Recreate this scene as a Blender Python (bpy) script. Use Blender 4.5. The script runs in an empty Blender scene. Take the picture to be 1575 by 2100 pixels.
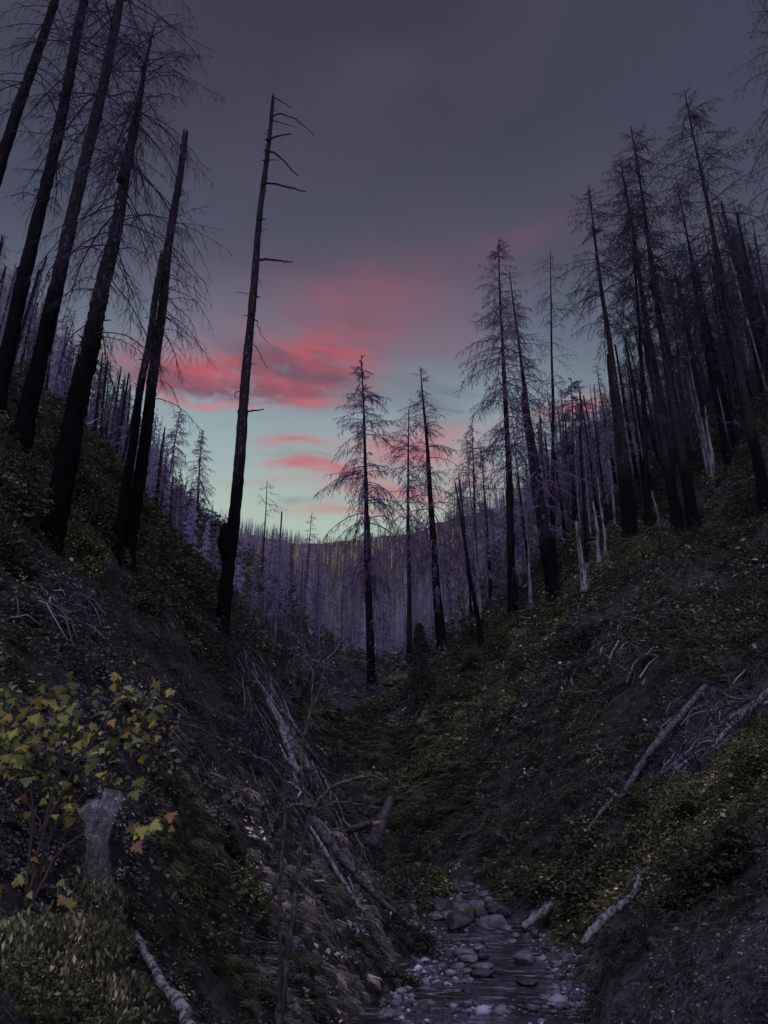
import bpy, math
import numpy as np
from math import radians, sin, cos, tan, pi
R = np.random.default_rng(7)
sc = bpy.context.scene
COL = sc.collection

# ------------------------------------------------------------------ camera
PITCH = radians(22.4); FPX = 1578.0; W0, H0 = 1575, 2100
cam = bpy.data.objects.new('camera', bpy.data.cameras.new('camera'))
COL.objects.link(cam)
cam.location = (0, 0, 0); cam.rotation_euler = (pi/2 + PITCH, 0, 0)
cam.data.sensor_fit = 'VERTICAL'; cam.data.sensor_height = 36.0; cam.data.lens = 36.0*FPX/H0
cam.data.clip_start = 0.1; cam.data.clip_end = 6000
sc.camera = cam
CP, SP = cos(PITCH), sin(PITCH)
def ray(px, py):
    """direction of the sight line through a photo pixel, scaled so that y = 1"""
    x = np.asarray(px, float)-W0/2; u = H0/2-np.asarray(py, float)
    Y = FPX*CP-u*SP; Z = u*CP+FPX*SP
    return x/Y, Z/Y
def P(px, py, d):
    a, b = ray(px, py); return np.array([float(a)*d, d, float(b)*d])
def Pz(px, py, z):
    a, b = ray(px, py); d = z/float(b); return np.array([float(a)*d, d, z])
def proj(p):
    p = np.atleast_2d(p); f = p[:, 1]*CP+p[:, 2]*SP; u = -p[:, 1]*SP+p[:, 2]*CP
    f = np.where(f > 0.1, f, 0.1)
    return p[:, 0]/f*FPX+W0/2, H0/2-u/f*FPX, f

# ------------------------------------------------------------------ sky, light, exposure
sc.view_settings.view_transform = 'Standard'; sc.view_settings.look = 'None'
sc.view_settings.exposure = 0.0; sc.view_settings.gamma = 1.0
world = bpy.data.worlds.new("World"); sc.world = world; world.use_nodes = True
def srgb(*c):
    return tuple(((v/255)/12.92 if v/255 <= .04045 else ((v/255+.055)/1.055)**2.4) for v in c)

class E:
    """a shader socket with arithmetic, so that node trees can be written as expressions"""
    nt = None
    def __init__(s, sock): s.s = sock
    @staticmethod
    def op(o, *a, clamp=False):
        n = E.nt.nodes.new('ShaderNodeMath'); n.operation = o; n.use_clamp = clamp
        for i, v in enumerate(a):
            if isinstance(v, E): E.nt.links.new(v.s, n.inputs[i])
            else: n.inputs[i].default_value = v
        return E(n.outputs[0])
    def __add__(s, o): return E.op('ADD', s, o)
    __radd__ = __add__
    def __sub__(s, o): return E.op('SUBTRACT', s, o)
    def __rsub__(s, o): return E.op('SUBTRACT', o, s)
    def __mul__(s, o): return E.op('MULTIPLY', s, o)
    __rmul__ = __mul__
    def __truediv__(s, o): return E.op('DIVIDE', s, o)
    def clamp(s): return E.op('ADD', s, 0.0, clamp=True)
    def step(s, a, b):
        n = E.nt.nodes.new('ShaderNodeMapRange'); n.interpolation_type = 'SMOOTHSTEP'
        E.nt.links.new(s.s, n.inputs[0]); n.inputs[1].default_value = a; n.inputs[2].default_value = b
        return E(n.outputs[0])
def vec(x, y, z):
    n = E.nt.nodes.new('ShaderNodeCombineXYZ')
    for i, v in enumerate((x, y, z)):
        if isinstance(v, E): E.nt.links.new(v.s, n.inputs[i])
        else: n.inputs[i].default_value = v
    return n.outputs[0]
def noise(v, scale, detail=4, rough=.5, dist=0):
    n = E.nt.nodes.new('ShaderNodeTexNoise')
    if v is not None: E.nt.links.new(v.s if isinstance(v, E) else v, n.inputs['Vector'])
    n.inputs['Scale'].default_value = scale; n.inputs['Detail'].default_value = detail
    n.inputs['Roughness'].default_value = rough; n.inputs['Distortion'].default_value = dist
    return E(n.outputs[0])
def mix(f, a, b, mode='MIX'):
    n = E.nt.nodes.new('ShaderNodeMix'); n.data_type = 'RGBA'; n.blend_type = mode
    for sock, v in ((n.inputs[0], f), (n.inputs[6], a), (n.inputs[7], b)):
        if isinstance(v, E): E.nt.links.new(v.s, sock)
        elif isinstance(v, (int, float)): sock.default_value = v
        else: sock.default_value = (*v, 1)
    return E(n.outputs[2])
def ramp(v, stops):
    n = E.nt.nodes.new('ShaderNodeValToRGB'); E.nt.links.new(v.s, n.inputs[0])
    el = n.color_ramp.elements
    while len(el) > 1: el.remove(el[-1])
    el[0].position = stops[0][0]; el[0].color = (*stops[0][1], 1)
    for p, c in stops[1:]:
        e = el.new(p); e.color = (*c, 1)
    return E(n.outputs[0])

E.nt = nt = world.node_tree
for n in list(nt.nodes): nt.nodes.remove(n)
out = nt.nodes.new('ShaderNodeOutputWorld')
tc = nt.nodes.new('ShaderNodeTexCoord'); sx = nt.nodes.new('ShaderNodeSeparateXYZ')
nt.links.new(tc.outputs['Generated'], sx.inputs[0])
X, Y, Z = (E(o) for o in sx.outputs)
AZ = E.op('ARCTAN2', X, Y)*(180/pi); EL = E.op('ARCSINE', Z)*(180/pi)
warp = noise(vec(AZ*.06, EL*.12, 3.0), 1.0, 5, .6)-.5
warp2 = noise(vec(AZ*.05, EL*.1, 9.0), 1.0, 5, .6)-.5
A2 = AZ+warp*9.0; E2 = EL+warp2*5.0
def dirof(px, py):
    a, b = ray(px, py); v = np.array([float(a), 1, float(b)]); v /= np.linalg.norm(v)
    return math.degrees(math.atan2(v[0], v[1])), math.degrees(math.asin(v[2]))
def blob(px, py, wpx, hpx, rot=0.0, a=None, e=None, power=1.0):
    a = a or A2; e = e or E2
    a0, e0 = dirof(px, py); k = 57.3/FPX
    sa, se = wpx*k, hpx*k
    ca, sa_ = cos(radians(rot)), sin(radians(rot))
    da = a-a0; de = e-e0
    p = (da*ca+de*sa_)*(1/sa); q = (de*ca-da*sa_)*(1/se)
    r2 = p*p+q*q
    return E.op('EXPONENT', r2*(-power))
T = EL*(1/60)            # 0 at the horizon, 1 at 60 degrees up
base = ramp(T, [(0, srgb(186, 205, 180)), (.37, srgb(184, 205, 188)), (.43, srgb(166, 190, 187)), (.50, srgb(146, 168, 175)),
                (.57, srgb(112, 126, 141)), (.66, srgb(70, 79, 93)), (.80, srgb(50, 54, 66)), (.93, srgb(41, 43, 54)), (1, srgb(37, 40, 49))])
side = (E.op('ABSOLUTE', AZ+6.0).step(10, 34)+EL.step(45, 62)*.3).clamp()
base = mix(side*.62, base, srgb(48, 58, 70))
streak = noise(vec(A2*.05, E2*.25+A2*.03, 1.7), 1.0, 6, .62)
soft = noise(vec(A2*.04, E2*.09, 5.1), 1.0, 4, .5)
fine = noise(vec(A2*.22, E2*.6+A2*.07, 2.2), 1.0, 9, .7)
# grey veils
base = mix((soft-.5).step(-.06, .2)*EL.step(26, 42)*.35, base, srgb(78, 72, 86))
grey = (blob(930, 820, 100, 40, 10)+blob(700, 945, 140, 12)+blob(880, 780, 200, 60)*.45+blob(900, 985, 120, 14)*.7+blob(660, 1040, 90, 8)*.6).clamp()*streak.step(.38, .58)
base = mix(grey*.85, base, srgb(98, 108, 116))
# diffuse rose cloud
rose = (blob(710, 675, 215, 105, 28)*1.15+blob(580, 630, 220, 80, 5)*.5+blob(850, 625, 210, 70, 8)*.45+blob(900, 720, 160, 40, 0)*.3).clamp()
base = mix(rose*(soft*.55+fine*.25+streak*.2).step(.30, .58)*.68, base, srgb(148, 86, 96))
# the sharper red bank with a flat lower edge
bank = (blob(400, 782, 210, 50, 0)*1.3+blob(560, 768, 150, 62, -4)+blob(690, 722, 120, 66, 28)*.8).clamp()
edge = (EL+(fine-.5)*3.0).step(29.3, 30.6)
base = mix((bank*edge*fine.step(.24, .5)).clamp()*.97, base, mix(streak.step(.42, .6), srgb(192, 86, 89), srgb(122, 78, 90)))
rim = (blob(450, 822, 190, 9, 0)+blob(640, 826, 70, 8, 0)).clamp()
base = mix(rim*fine.step(.36, .55)*.6, base, srgb(226, 108, 112))
# low streaks over the notch
low = (blob(860, 910, 130, 34, 6)+blob(700, 968, 95, 18, -5)+blob(830, 1015, 150, 24, 0)*.9+blob(620, 912, 80, 10, 0)*.9+blob(720, 1060, 120, 10, 0)*.6+blob(960, 960, 70, 30, 0)*.6
       + blob(1150, 840, 110, 18, 0)*.9+blob(640, 960, 110, 14, 0)*.5+blob(560, 990, 130, 10, 0)*.3).clamp()
base = mix(low*streak.step(.26, .48)*.95, base, srgb(204, 116, 120))
hi = blob(1050, 510, 150, 22, 12)+blob(900, 640, 120, 60, 0)*.4
base = mix(hi.clamp()*soft.step(.3, .6)*.4, base, srgb(120, 75, 92))
# unseen sky overhead and behind the photographer, brightened violet to light the ground
hid = (EL.step(60, 78)+Y.step(.15, -.35)).clamp()
base = mix(hid, base, (.58, .53, .72))
nish = nt.nodes.new('ShaderNodeTexSky'); nish.sky_type = 'NISHITA'; nish.sun_disc = False
nish.sun_elevation = radians(50); nish.sun_rotation = radians(185)
bg1 = nt.nodes.new('ShaderNodeBackground'); nt.links.new(base.s, bg1.inputs[0]); bg1.inputs[1].default_value = .95
bg2 = nt.nodes.new('ShaderNodeBackground'); nt.links.new(nish.outputs[0], bg2.inputs[0]); bg2.inputs[1].default_value = .002
add = nt.nodes.new('ShaderNodeAddShader')
nt.links.new(bg1.outputs[0], add.inputs[0]); nt.links.new(bg2.outputs[0], add.inputs[1])
nt.links.new(add.outputs[0], out.inputs[0])

sun = bpy.data.objects.new('sun', bpy.data.lights.new('sun', 'SUN')); COL.objects.link(sun)
sun.data.energy = 0.9; sun.data.angle = radians(25); sun.data.color = (.80, .76, 1.0)
sun.rotation_euler = (radians(40), 0, radians(-12))      # added violet fill to lift the ground, high and behind the photographer

# ------------------------------------------------------------------ materials
def mat(name, fn, rough=.8, spec=.3, bump=None, bstr=.4, bdist=.02, alpha=None, trans=0):
    m = bpy.data.materials.new(name); m.use_nodes = True; E.nt = m.node_tree
    b = m.node_tree.nodes['Principled BSDF']
    tcn = E.nt.nodes.new('ShaderNodeTexCoord'); obj = tcn.outputs['Object']
    s3 = E.nt.nodes.new('ShaderNodeSeparateXYZ'); E.nt.links.new(obj, s3.inputs[0])
    xyz = tuple(E(o) for o in s3.outputs)
    c = fn(obj, xyz)
    if isinstance(c, E): E.nt.links.new(c.s, b.inputs['Base Color'])
    else: b.inputs['Base Color'].default_value = (*c, 1)
    b.inputs['Roughness'].default_value = rough; b.inputs['Specular IOR Level'].default_value = spec
    if bump:
        h = bump(obj, xyz); bn = E.nt.nodes.new('ShaderNodeBump')
        bn.inputs['Strength'].default_value = bstr; bn.inputs['Distance'].default_value = bdist
        E.nt.links.new(h.s, bn.inputs['Height']); E.nt.links.new(bn.outputs[0], b.inputs['Normal'])
    if alpha:
        a = alpha(obj, xyz); E.nt.links.new(a.s, b.inputs['Alpha'])
    if trans:
        o = m.node_tree.nodes['Material Output']; t = E.nt.nodes.new('ShaderNodeBsdfTranslucent'); ms = E.nt.nodes.new('ShaderNodeMixShader')
        E.nt.links.new(c.s, t.inputs[0]); ms.inputs[0].default_value = trans
        E.nt.links.new(b.outputs[0], ms.inputs[1]); E.nt.links.new(t.outputs[0], ms.inputs[2]); E.nt.links.new(ms.outputs[0], o.inputs[0])
    return m
def attr(name='Col'):
    n = E.nt.nodes.new('ShaderNodeAttribute'); n.attribute_name = name; return E(n.outputs['Color'])
def sv(xyz, a, b, c): return vec(xyz[0]*a, xyz[1]*b, xyz[2]*c)

def bark_fn(char, grey, pale, zc):
    def fn(obj, xyz):
        n1 = noise(sv(xyz, 6, 6, 1.1), 1, 6, .65); n2 = noise(sv(xyz, 1.2, 1.2, .35), 1, 4, .6); n3 = noise(sv(xyz, 14, 14, 5), 1, 3, .6)
        up = (xyz[2]+(n2-.5)*zc*1.4).step(zc*.45, zc*1.1)
        c = mix(n1.step(.35, .7), char, tuple(v*1.8 for v in char))
        g = mix(n1.step(.4, .68), grey, tuple(v*.45 for v in grey))
        g = mix((n3.step(.56, .66)*n2.step(.4, .6)+n1.step(.62, .7)*n3.step(.45, .6)*.6).clamp(), g, pale)
        return mix(up, c, g)
    return fn
def bark_bump(obj, xyz): return noise(sv(xyz, 9, 9, 1.4), 1, 6, .7)
M = {}
M['bark'] = mat('charred bark', bark_fn((.0018, .0016, .0024), (.016, .0145, .020), (.10, .095, .112), 7), .95, .03, bark_bump, .9, .05)
M['bark_snag'] = mat('weathered snag wood', bark_fn((.002, .0018, .0028), (.019, .017, .024), (.11, .105, .12), 6), .95, .04, bark_bump, .8, .04)
M['bark_mid'] = mat('burnt bark', bark_fn((.0025, .002, .004), (.008, .0068, .012), (.03, .027, .036), 8), .95, .03, bark_bump, .5, .05)
M['bark_pale'] = mat('peeled grey wood', lambda o, x: mix(noise(sv(x, 7, 7, .9), 1, 5, .7).step(.42, .6), (.22, .20, .25), (.03, .026, .036)), .85, .2, bark_bump, .6, .03)
M['branch_near'] = mat('dead branch wood', lambda o, x: mix(noise(o, 3, 3).step(.4, .6), (.022, .018, .036), (.045, .036, .075)), .9, .1)
M['branch_mid'] = mat('dead twig wood', lambda o, x: mix(noise(o, .6, 3).step(.4, .6), (.075, .057, .122), (.17, .128, .255)), .9, .1)  # violet paints the purple fringe against the sky into the twigs
M['branch_stand'] = mat('stand twig wood', lambda o, x: mix(noise(o, .6, 3).step(.4, .6), (.06, .042, .105), (.125, .088, .20)), .9, .1)
M['branch_glow'] = mat('twig wood with sky halo', lambda o, x: mix(noise(o, .6, 3).step(.4, .6), (.13, .114, .175), (.28, .25, .36)), .9, .1)  # lavender paints the halo of the bright sky into the twig colour
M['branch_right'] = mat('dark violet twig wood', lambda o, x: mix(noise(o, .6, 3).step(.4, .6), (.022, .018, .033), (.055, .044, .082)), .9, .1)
M['branch_far'] = mat('pale twig wood with sky fringe', lambda o, x: mix(noise(o, .3, 3).step(.4, .6), (.17, .14, .25), (.30, .25, .42)), .9, .1)  # violet sky fringe put into the wood colour
M['branch_dark'] = mat('sooty twig wood', lambda o, x: (.032, .025, .05), .9, .1)
M['log'] = mat('bleached log wood', lambda o, x: mix(noise(sv(x, 9, 9, 9), 1, 6, .7).step(.4, .62), (.21, .19, .235), (.045, .04, .052)), .8, .2, lambda o, x: noise(o, 30, 5), .6, .02)
M['log_mid'] = mat('grey log wood', lambda o, x: mix(noise(sv(x, 8, 8, 8), 1, 6, .75).step(.42, .6), (.12, .105, .14), (.03, .026, .034)), .85, .2, lambda o, x: noise(o, 26, 5), .7, .02)
M['sapling'] = mat('dark sapling bark', lambda o, x: mix(noise(sv(x, 9, 9, 9), 1, 5, .7).step(.45, .68), (.035, .03, .038), (.11, .11, .085)), .9, .1)
M['log_dark'] = mat('dark log wood', lambda o, x: mix(noise(sv(x, 6, 6, 6), 1, 5, .7).step(.4, .65), (.075, .065, .09), (.018, .015, .022)), .85, .2, lambda o, x: noise(o, 26, 5), .7, .02)
M['log_moss'] = mat('mossy dead wood', lambda o, x: mix(noise(sv(x, 9, 9, 9), 1, 5, .7).step(.42, .62), (.06, .052, .06), (.10, .11, .075)), .9, .1, lambda o, x: noise(o, 40, 5), .6, .01)
M['log_stain'] = mat('mottled pale bark', lambda o, x: mix(noise(sv(x, 11, 11, 11), 1, 5, .75).step(.46, .56), (.24, .22, .25), (.04, .035, .045)), .85, .2, lambda o, x: noise(o, 34, 5), .7, .02)
M['tip'] = mat('fresh orange wood', lambda o, x: mix(noise(o, 40, 3), (.22, .12, .07), (.34, .22, .15)), .8, .2)
M['leaf'] = mat('leaf', lambda o, x: attr(), .62, .25, trans=.25)
M['grass'] = mat('dry grass', lambda o, x: attr(), .85, .1, trans=.2)
M['stem'] = mat('shrub stem', lambda o, x: (.045, .035, .04), .9, .1)
M['litter'] = mat('dead twig litter', lambda o, x: attr(), .9, .1)
def soil(obj, xyz):
    n1 = noise(obj, .35, 6, .6); n2 = noise(obj, 2.2, 6, .7); n3 = noise(obj, 9, 5, .7)
    c = mix(n1.step(.42, .6), (.052, .045, .056), (.036, .038, .028))
    c = mix(n2.step(.46, .62), c, (.10, .09, .105))
    c = mix(n3.step(.35, .7), mix(.55, c, (.012, .011, .013)), c)
    a = attr(); return mix(E.op('MULTIPLY', E(a.s), 1.0), c, mix(n3.step(.38, .6), (.045, .041, .055), (.14, .13, .165)))
M['soil'] = mat('forest soil', soil, .95, .1, lambda o, x: noise(o, 3.5, 9, .72), 1.0, .25)
def stone(obj, xyz):
    n1 = noise(obj, 3, 6, .65); n2 = noise(obj, 14, 4, .6)
    c = mix(n1.step(.38, .66), (.07, .065, .088), (.165, .152, .20))
    return mix(n2.step(.62, .7)*.5, c, (.2, .19, .24))
M['stone'] = mat('grey river stone', stone, .7, .3, lambda o, x: noise(o, 7, 8, .7), .7, .05)
M['stone_dark'] = mat('dark wet stone', lambda o, x: mix(noise(o, 4, 6, .65).step(.4, .65), (.022, .02, .028), (.055, .05, .068)), .45, .4, lambda o, x: noise(o, 7, 8, .7), .7, .05)
M['stone_moss'] = mat('mossy river stone', lambda o, x: mix(noise(o, 4, 6, .65).step(.46, .56), (.11, .10, .13), (.05, .06, .025)), .8, .2, lambda o, x: noise(o, 9, 8, .7), .8, .05)
M['gravel'] = mat('river gravel', lambda o, x: attr(), .75, .3)
def wat(obj, xyz):
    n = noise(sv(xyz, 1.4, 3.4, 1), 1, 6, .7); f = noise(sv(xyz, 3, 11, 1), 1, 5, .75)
    return mix((n.step(.50, .62)*f.step(.44, .6)).clamp(), mix(noise(obj, .9, 4).step(.4, .62), (.004, .0035, .005), (.045, .04, .062)), (.34, .30, .44))  # pale violet patches paint riffles and sky sheen into the colour
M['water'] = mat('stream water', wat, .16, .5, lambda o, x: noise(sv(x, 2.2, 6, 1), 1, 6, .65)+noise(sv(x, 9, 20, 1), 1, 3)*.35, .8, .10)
M['web'] = mat('silk web', lambda o, x: mix(noise(o, 18, 4).step(.4, .6), (.42, .39, .52), (.60, .56, .70)), .7, .2,
               alpha=lambda o, x: (noise(sv(x, 26, 26, 9), 1, 6, .75).step(.35, .8)*.30+.015)*(x[2].step(-.1, .8)*.8+.2), trans=0)

# ------------------------------------------------------------------ object helpers
def tag(o, label=None, cat=None, group=None, kind=None):
    if label: o['label'] = label
    if cat: o['category'] = cat
    if group: o['group'] = group
    if kind: o['kind'] = kind
    return o
def thing(name, loc, label, cat, group=None):
    o = bpy.data.objects.new(name, None); o.empty_display_size = .2
    COL.objects.link(o); o.location = [float(v) for v in loc]
    return tag(o, label, cat, group)
class MB:
    def __init__(s): s.v = []; s.q = []; s.t = []; s.c = []; s.n = 0
    def add(s, v, f, col=None):
        v = np.asarray(v, np.float32).reshape(-1, 3); f = np.asarray(f, np.int64)
        if len(v) == 0: return s
        (s.q if f.shape[1] == 4 else s.t).append(f+s.n); s.v.append(v)
        if col is None: col = np.tile(np.array([[1, 1, 1]], np.float32), (len(v), 1))
        s.c.append(np.asarray(col, np.float32).reshape(-1, 3)); s.n += len(v)
        return s
    def build(s, name, m, parent=None, smooth=True, off=None, color=False):
        v = np.concatenate(s.v) if s.v else np.zeros((0, 3), np.float32)
        if off is not None: v = v-np.asarray(off, np.float32)
        me = bpy.data.meshes.new(name)
        q = np.concatenate(s.q).reshape(-1) if s.q else np.zeros(0, int); t = np.concatenate(s.t).reshape(-1) if s.t else np.zeros(0, int)
        nq, ntr = len(q)//4, len(t)//3
        me.vertices.add(len(v)); me.vertices.foreach_set('co', v.reshape(-1).astype(np.float32))
        me.loops.add(len(q)+len(t)); me.loops.foreach_set('vertex_index', np.concatenate([q, t]).astype(np.int32))
        me.polygons.add(nq+ntr)
        me.polygons.foreach_set('loop_start', np.concatenate([np.arange(nq)*4, nq*4+np.arange(ntr)*3]).astype(np.int32))
        me.update(calc_edges=True); me.validate()
        if smooth: me.polygons.foreach_set('use_smooth', np.ones(len(me.polygons), bool))
        if color:
            a = me.color_attributes.new('Col', 'FLOAT_COLOR', 'POINT')
            c = np.concatenate(s.c); c = np.concatenate([c, np.ones((len(c), 1), np.float32)], 1)
            a.data.foreach_set('color', c.reshape(-1))
        me.materials.append(m if not isinstance(m, str) else M[m])
        o = bpy.data.objects.new(name, me); COL.objects.link(o)
        if parent is not None: o.parent = parent
        return o
def norm(v): return v/np.maximum(np.linalg.norm(v, axis=-1, keepdims=True), 1e-9)
def tubes(Pt, Rd, S=4, cap=False, jit=0):
    """many tapered tubes at once: Pt (N,K,3), Rd (N,K)"""
    Pt = np.asarray(Pt, float); Rd = np.asarray(Rd, float)
    if cap:
        Pt = np.concatenate([Pt[:, :1], Pt, Pt[:, -1:]], 1); Rd = np.concatenate([Rd[:, :1]*.02, Rd, Rd[:, -1:]*.02], 1)
    N, K = Rd.shape
    T_ = np.zeros_like(Pt); T_[:, 1:-1] = Pt[:, 2:]-Pt[:, :-2]; T_[:, 0] = Pt[:, 1]-Pt[:, 0]; T_[:, -1] = Pt[:, -1]-Pt[:, -2]
    if cap: T_[:, 0] = Pt[:, 2]-Pt[:, 1]; T_[:, -1] = Pt[:, -2]-Pt[:, -3]
    T_ = norm(T_)
    mean = norm(Pt[:, -1]-Pt[:, 0])
    ref = np.where(np.abs(mean[:, 2:3]) > .8, np.array([[1., 0, 0]]), np.array([[0, 0, 1.]]))[:, None, :]
    n1 = norm(np.cross(T_, ref)); n2 = np.cross(T_, n1)
    a = np.arange(S)/S*2*pi
    rr = Rd[:, :, None]*np.ones(S)
    if jit: rr = rr*(1+R.uniform(-jit, jit, rr.shape))
    V = Pt[:, :, None]+rr[..., None]*(np.cos(a)[None, None, :, None]*n1[:, :, None]+np.sin(a)[None, None, :, None]*n2[:, :, None])
    i = np.arange(N*(K-1)); n_ = i//(K-1); k_ = i % (K-1)
    b = ((n_*K+k_)*S)[:, None]; s_ = np.arange(S)[None]; s2 = (s_+1) % S
    F = np.stack([b+s_, b+s2, b+S+s2, b+S+s_], -1).reshape(-1, 4)
    return V.reshape(-1, 3), F
def rand_rot(n, tilt, rng=R):
    """random spin about z then a tilt of up to `tilt` radians; (n,3,3)"""
    a = rng.uniform(0, 2*pi, n); t = np.abs(rng.normal(0, tilt, n)) if np.isscalar(tilt) else tilt; b = rng.uniform(0, 2*pi, n)
    ca, sa = np.cos(a), np.sin(a); z = np.zeros(n); o = np.ones(n)
    Rz = np.stack([ca, -sa, z, sa, ca, z, z, z, o], -1).reshape(n, 3, 3)
    ct, st = np.cos(t), np.sin(t); Rx = np.stack([o, z, z, z, ct, -st, z, st, ct], -1).reshape(n, 3, 3)
    cb, sb = np.cos(b), np.sin(b); Rb = np.stack([cb, -sb, z, sb, cb, z, z, z, o], -1).reshape(n, 3, 3)
    return Rb @ Rx @ Rz
def scatter(TV, TF, pos, rot, scale, cols=None, tcol=None):
    n = len(pos); m = len(TV); sc_ = np.asarray(scale, float)
    if sc_.ndim == 1: sc_ = sc_[:, None]
    V = np.einsum('nij,mj->nmi', rot, TV)*sc_[:, None, :]+np.asarray(pos)[:, None]
    F = (np.asarray(TF)[None]+(np.arange(n)*m)[:, None, None]).reshape(-1, np.asarray(TF).shape[1])
    C = None
    if cols is not None:
        C = np.repeat(np.asarray(cols)[:, None], m, 1)
        if tcol is not None: C = C*tcol[None, :, None]
        C = C.reshape(-1, 3)
    return V.reshape(-1, 3), F, C
# value noise
_tab = np.random.default_rng(3).random((256, 256))
def vn(x, y):
    xi = np.floor(x).astype(int); yi = np.floor(y).astype(int); fx = x-xi; fy = y-yi
    fx = fx*fx*(3-2*fx); fy = fy*fy*(3-2*fy)
    g = lambda i, j: _tab[i & 255, j & 255]
    return (g(xi, yi)*(1-fx)+g(xi+1, yi)*fx)*(1-fy)+(g(xi, yi+1)*(1-fx)+g(xi+1, yi+1)*fx)*fy
def fbm(x, y, o=4, g=.5):
    s = 0; a = 1; t = 0
    for k in range(o): s = s+a*(vn(x*2**k+17.3*k, y*2**k+5.1*k)-.5); t += a; a *= g
    return s/t*2

# ------------------------------------------------------------------ terrain: a ravine measured from the photograph
CR = np.array([Pz(960, 2180, -3.1), Pz(985, 2100, -3.05), Pz(1000, 2030, -2.98), Pz(1015, 1960, -2.88), Pz(1010, 1915, -2.75), Pz(960, 1870, -2.5), Pz(950, 1835, -2.2), P(930, 1800, 33.5)])
CR = np.concatenate([[[CR[0, 0]-.6, 6, -3.15], [CR[0, 0]-1.5, -8, -3.2]][::-1], CR])
ctrl = [Pz(980, 2100, -3.05), Pz(1000, 2000, -2.95), Pz(1010, 1930, -2.8), Pz(960, 1880, -2.6), Pz(930, 1830, -2.2),
        P(800, 1750, 38), P(740, 1600, 55), P(700, 1480, 80), P(740, 1425, 120),
        P(1180, 1950, 20), P(1200, 1900, 22), P(1300, 1700, 26), P(1500, 1700, 17), P(1550, 1500, 24), P(1300, 1500, 33),
        P(1575, 1200, 44), P(1300, 1250, 42), P(1420, 1090, 52), P(1575, 950, 52), P(1200, 1200, 54), P(1050, 1270, 62), P(900, 1350, 76),
        P(760, 1410, 96), P(1000, 1500, 46), P(850, 1600, 46), P(1100, 1400, 50), P(1150, 1650, 32), P(950, 1700, 36), P(1420, 1350, 34),
        P(1500, 1880, 10), P(1300, 2060, 11.5), P(1420, 1960, 10), P(1350, 1800, 17), P(1240, 1990, 14), P(1500, 1780, 13),
        P(1575, 740, 112), P(1400, 905, 128), P(1250, 985, 185), P(1100, 1030, 260), P(950, 1095, 450),
        P(0, 930, 17), P(100, 1160, 15.5), P(265, 1125, 20), P(455, 1262, 24), P(450, 1400, 20.5), P(200, 1400, 13), P(560, 1440, 29),
        P(700, 1750, 24), P(850, 1895, 24), P(600, 1700, 19), P(500, 1900, 14), P(800, 2060, 15.5), P(600, 2100, 12), P(300, 1900, 9.5),
        P(300, 1650, 11), P(100, 1750, 8), P(50, 2050, 6), P(640, 1600, 26),
        P(0, 835, 92), P(200, 945, 95), P(330, 1010, 112), P(450, 1095, 135), P(600, 1265, 125), P(700, 1390, 118), P(560, 1350, 62), P(450, 1250, 50), P(380, 1150, 55),
        P(590, 1165, 420), P(660, 1138, 900), P(760, 1120, 900), P(900, 1118, 800), P(760, 1400, 230), P(700, 1250, 430), P(880, 1250, 400),
        (-25, 17, 17.5), (-60, 40, 37), (16, 10, 5), (32, 22, 20), (62, 50, 50), (-10, 6, 4), (10, 4, 1), (0, 2, -3.3), (1, 8, -3.2), (-4, 1, -1.0), (4.5, 2, -.9),
        (-150, 110, 118), (160, 120, 125), (-330, 500, 230), (330, 500, 230), (0, -6, -3.4), (-6, -5, 0), (6, -5, 0), (-700, 900, 380), (700, 900, 380), (0, 1300, 400)]
ctrl = np.array([np.asarray(c, float) for c in ctrl])
def wst(x, y):
    w = np.maximum(y, -7)+12.0; return x/w*1.5, np.log(w), w
ct, cs, cw = wst(ctrl[:, 0], ctrl[:, 1]); cz = ctrl[:, 2]/cw
def tps(r2): return np.where(r2 > 1e-12, r2*np.log(r2+1e-12), 0)
NC = len(ctrl); K_ = tps((ct[:, None]-ct)**2+(cs[:, None]-cs)**2)+np.eye(NC)*1e-4
Pm = np.stack([np.ones(NC), ct, cs], 1); A_ = np.zeros((NC+3, NC+3)); A_[:NC, :NC] = K_; A_[:NC, NC:] = Pm; A_[NC:, :NC] = Pm.T
SOL = np.linalg.solve(A_, np.concatenate([cz, np.zeros(3)]))
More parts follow.
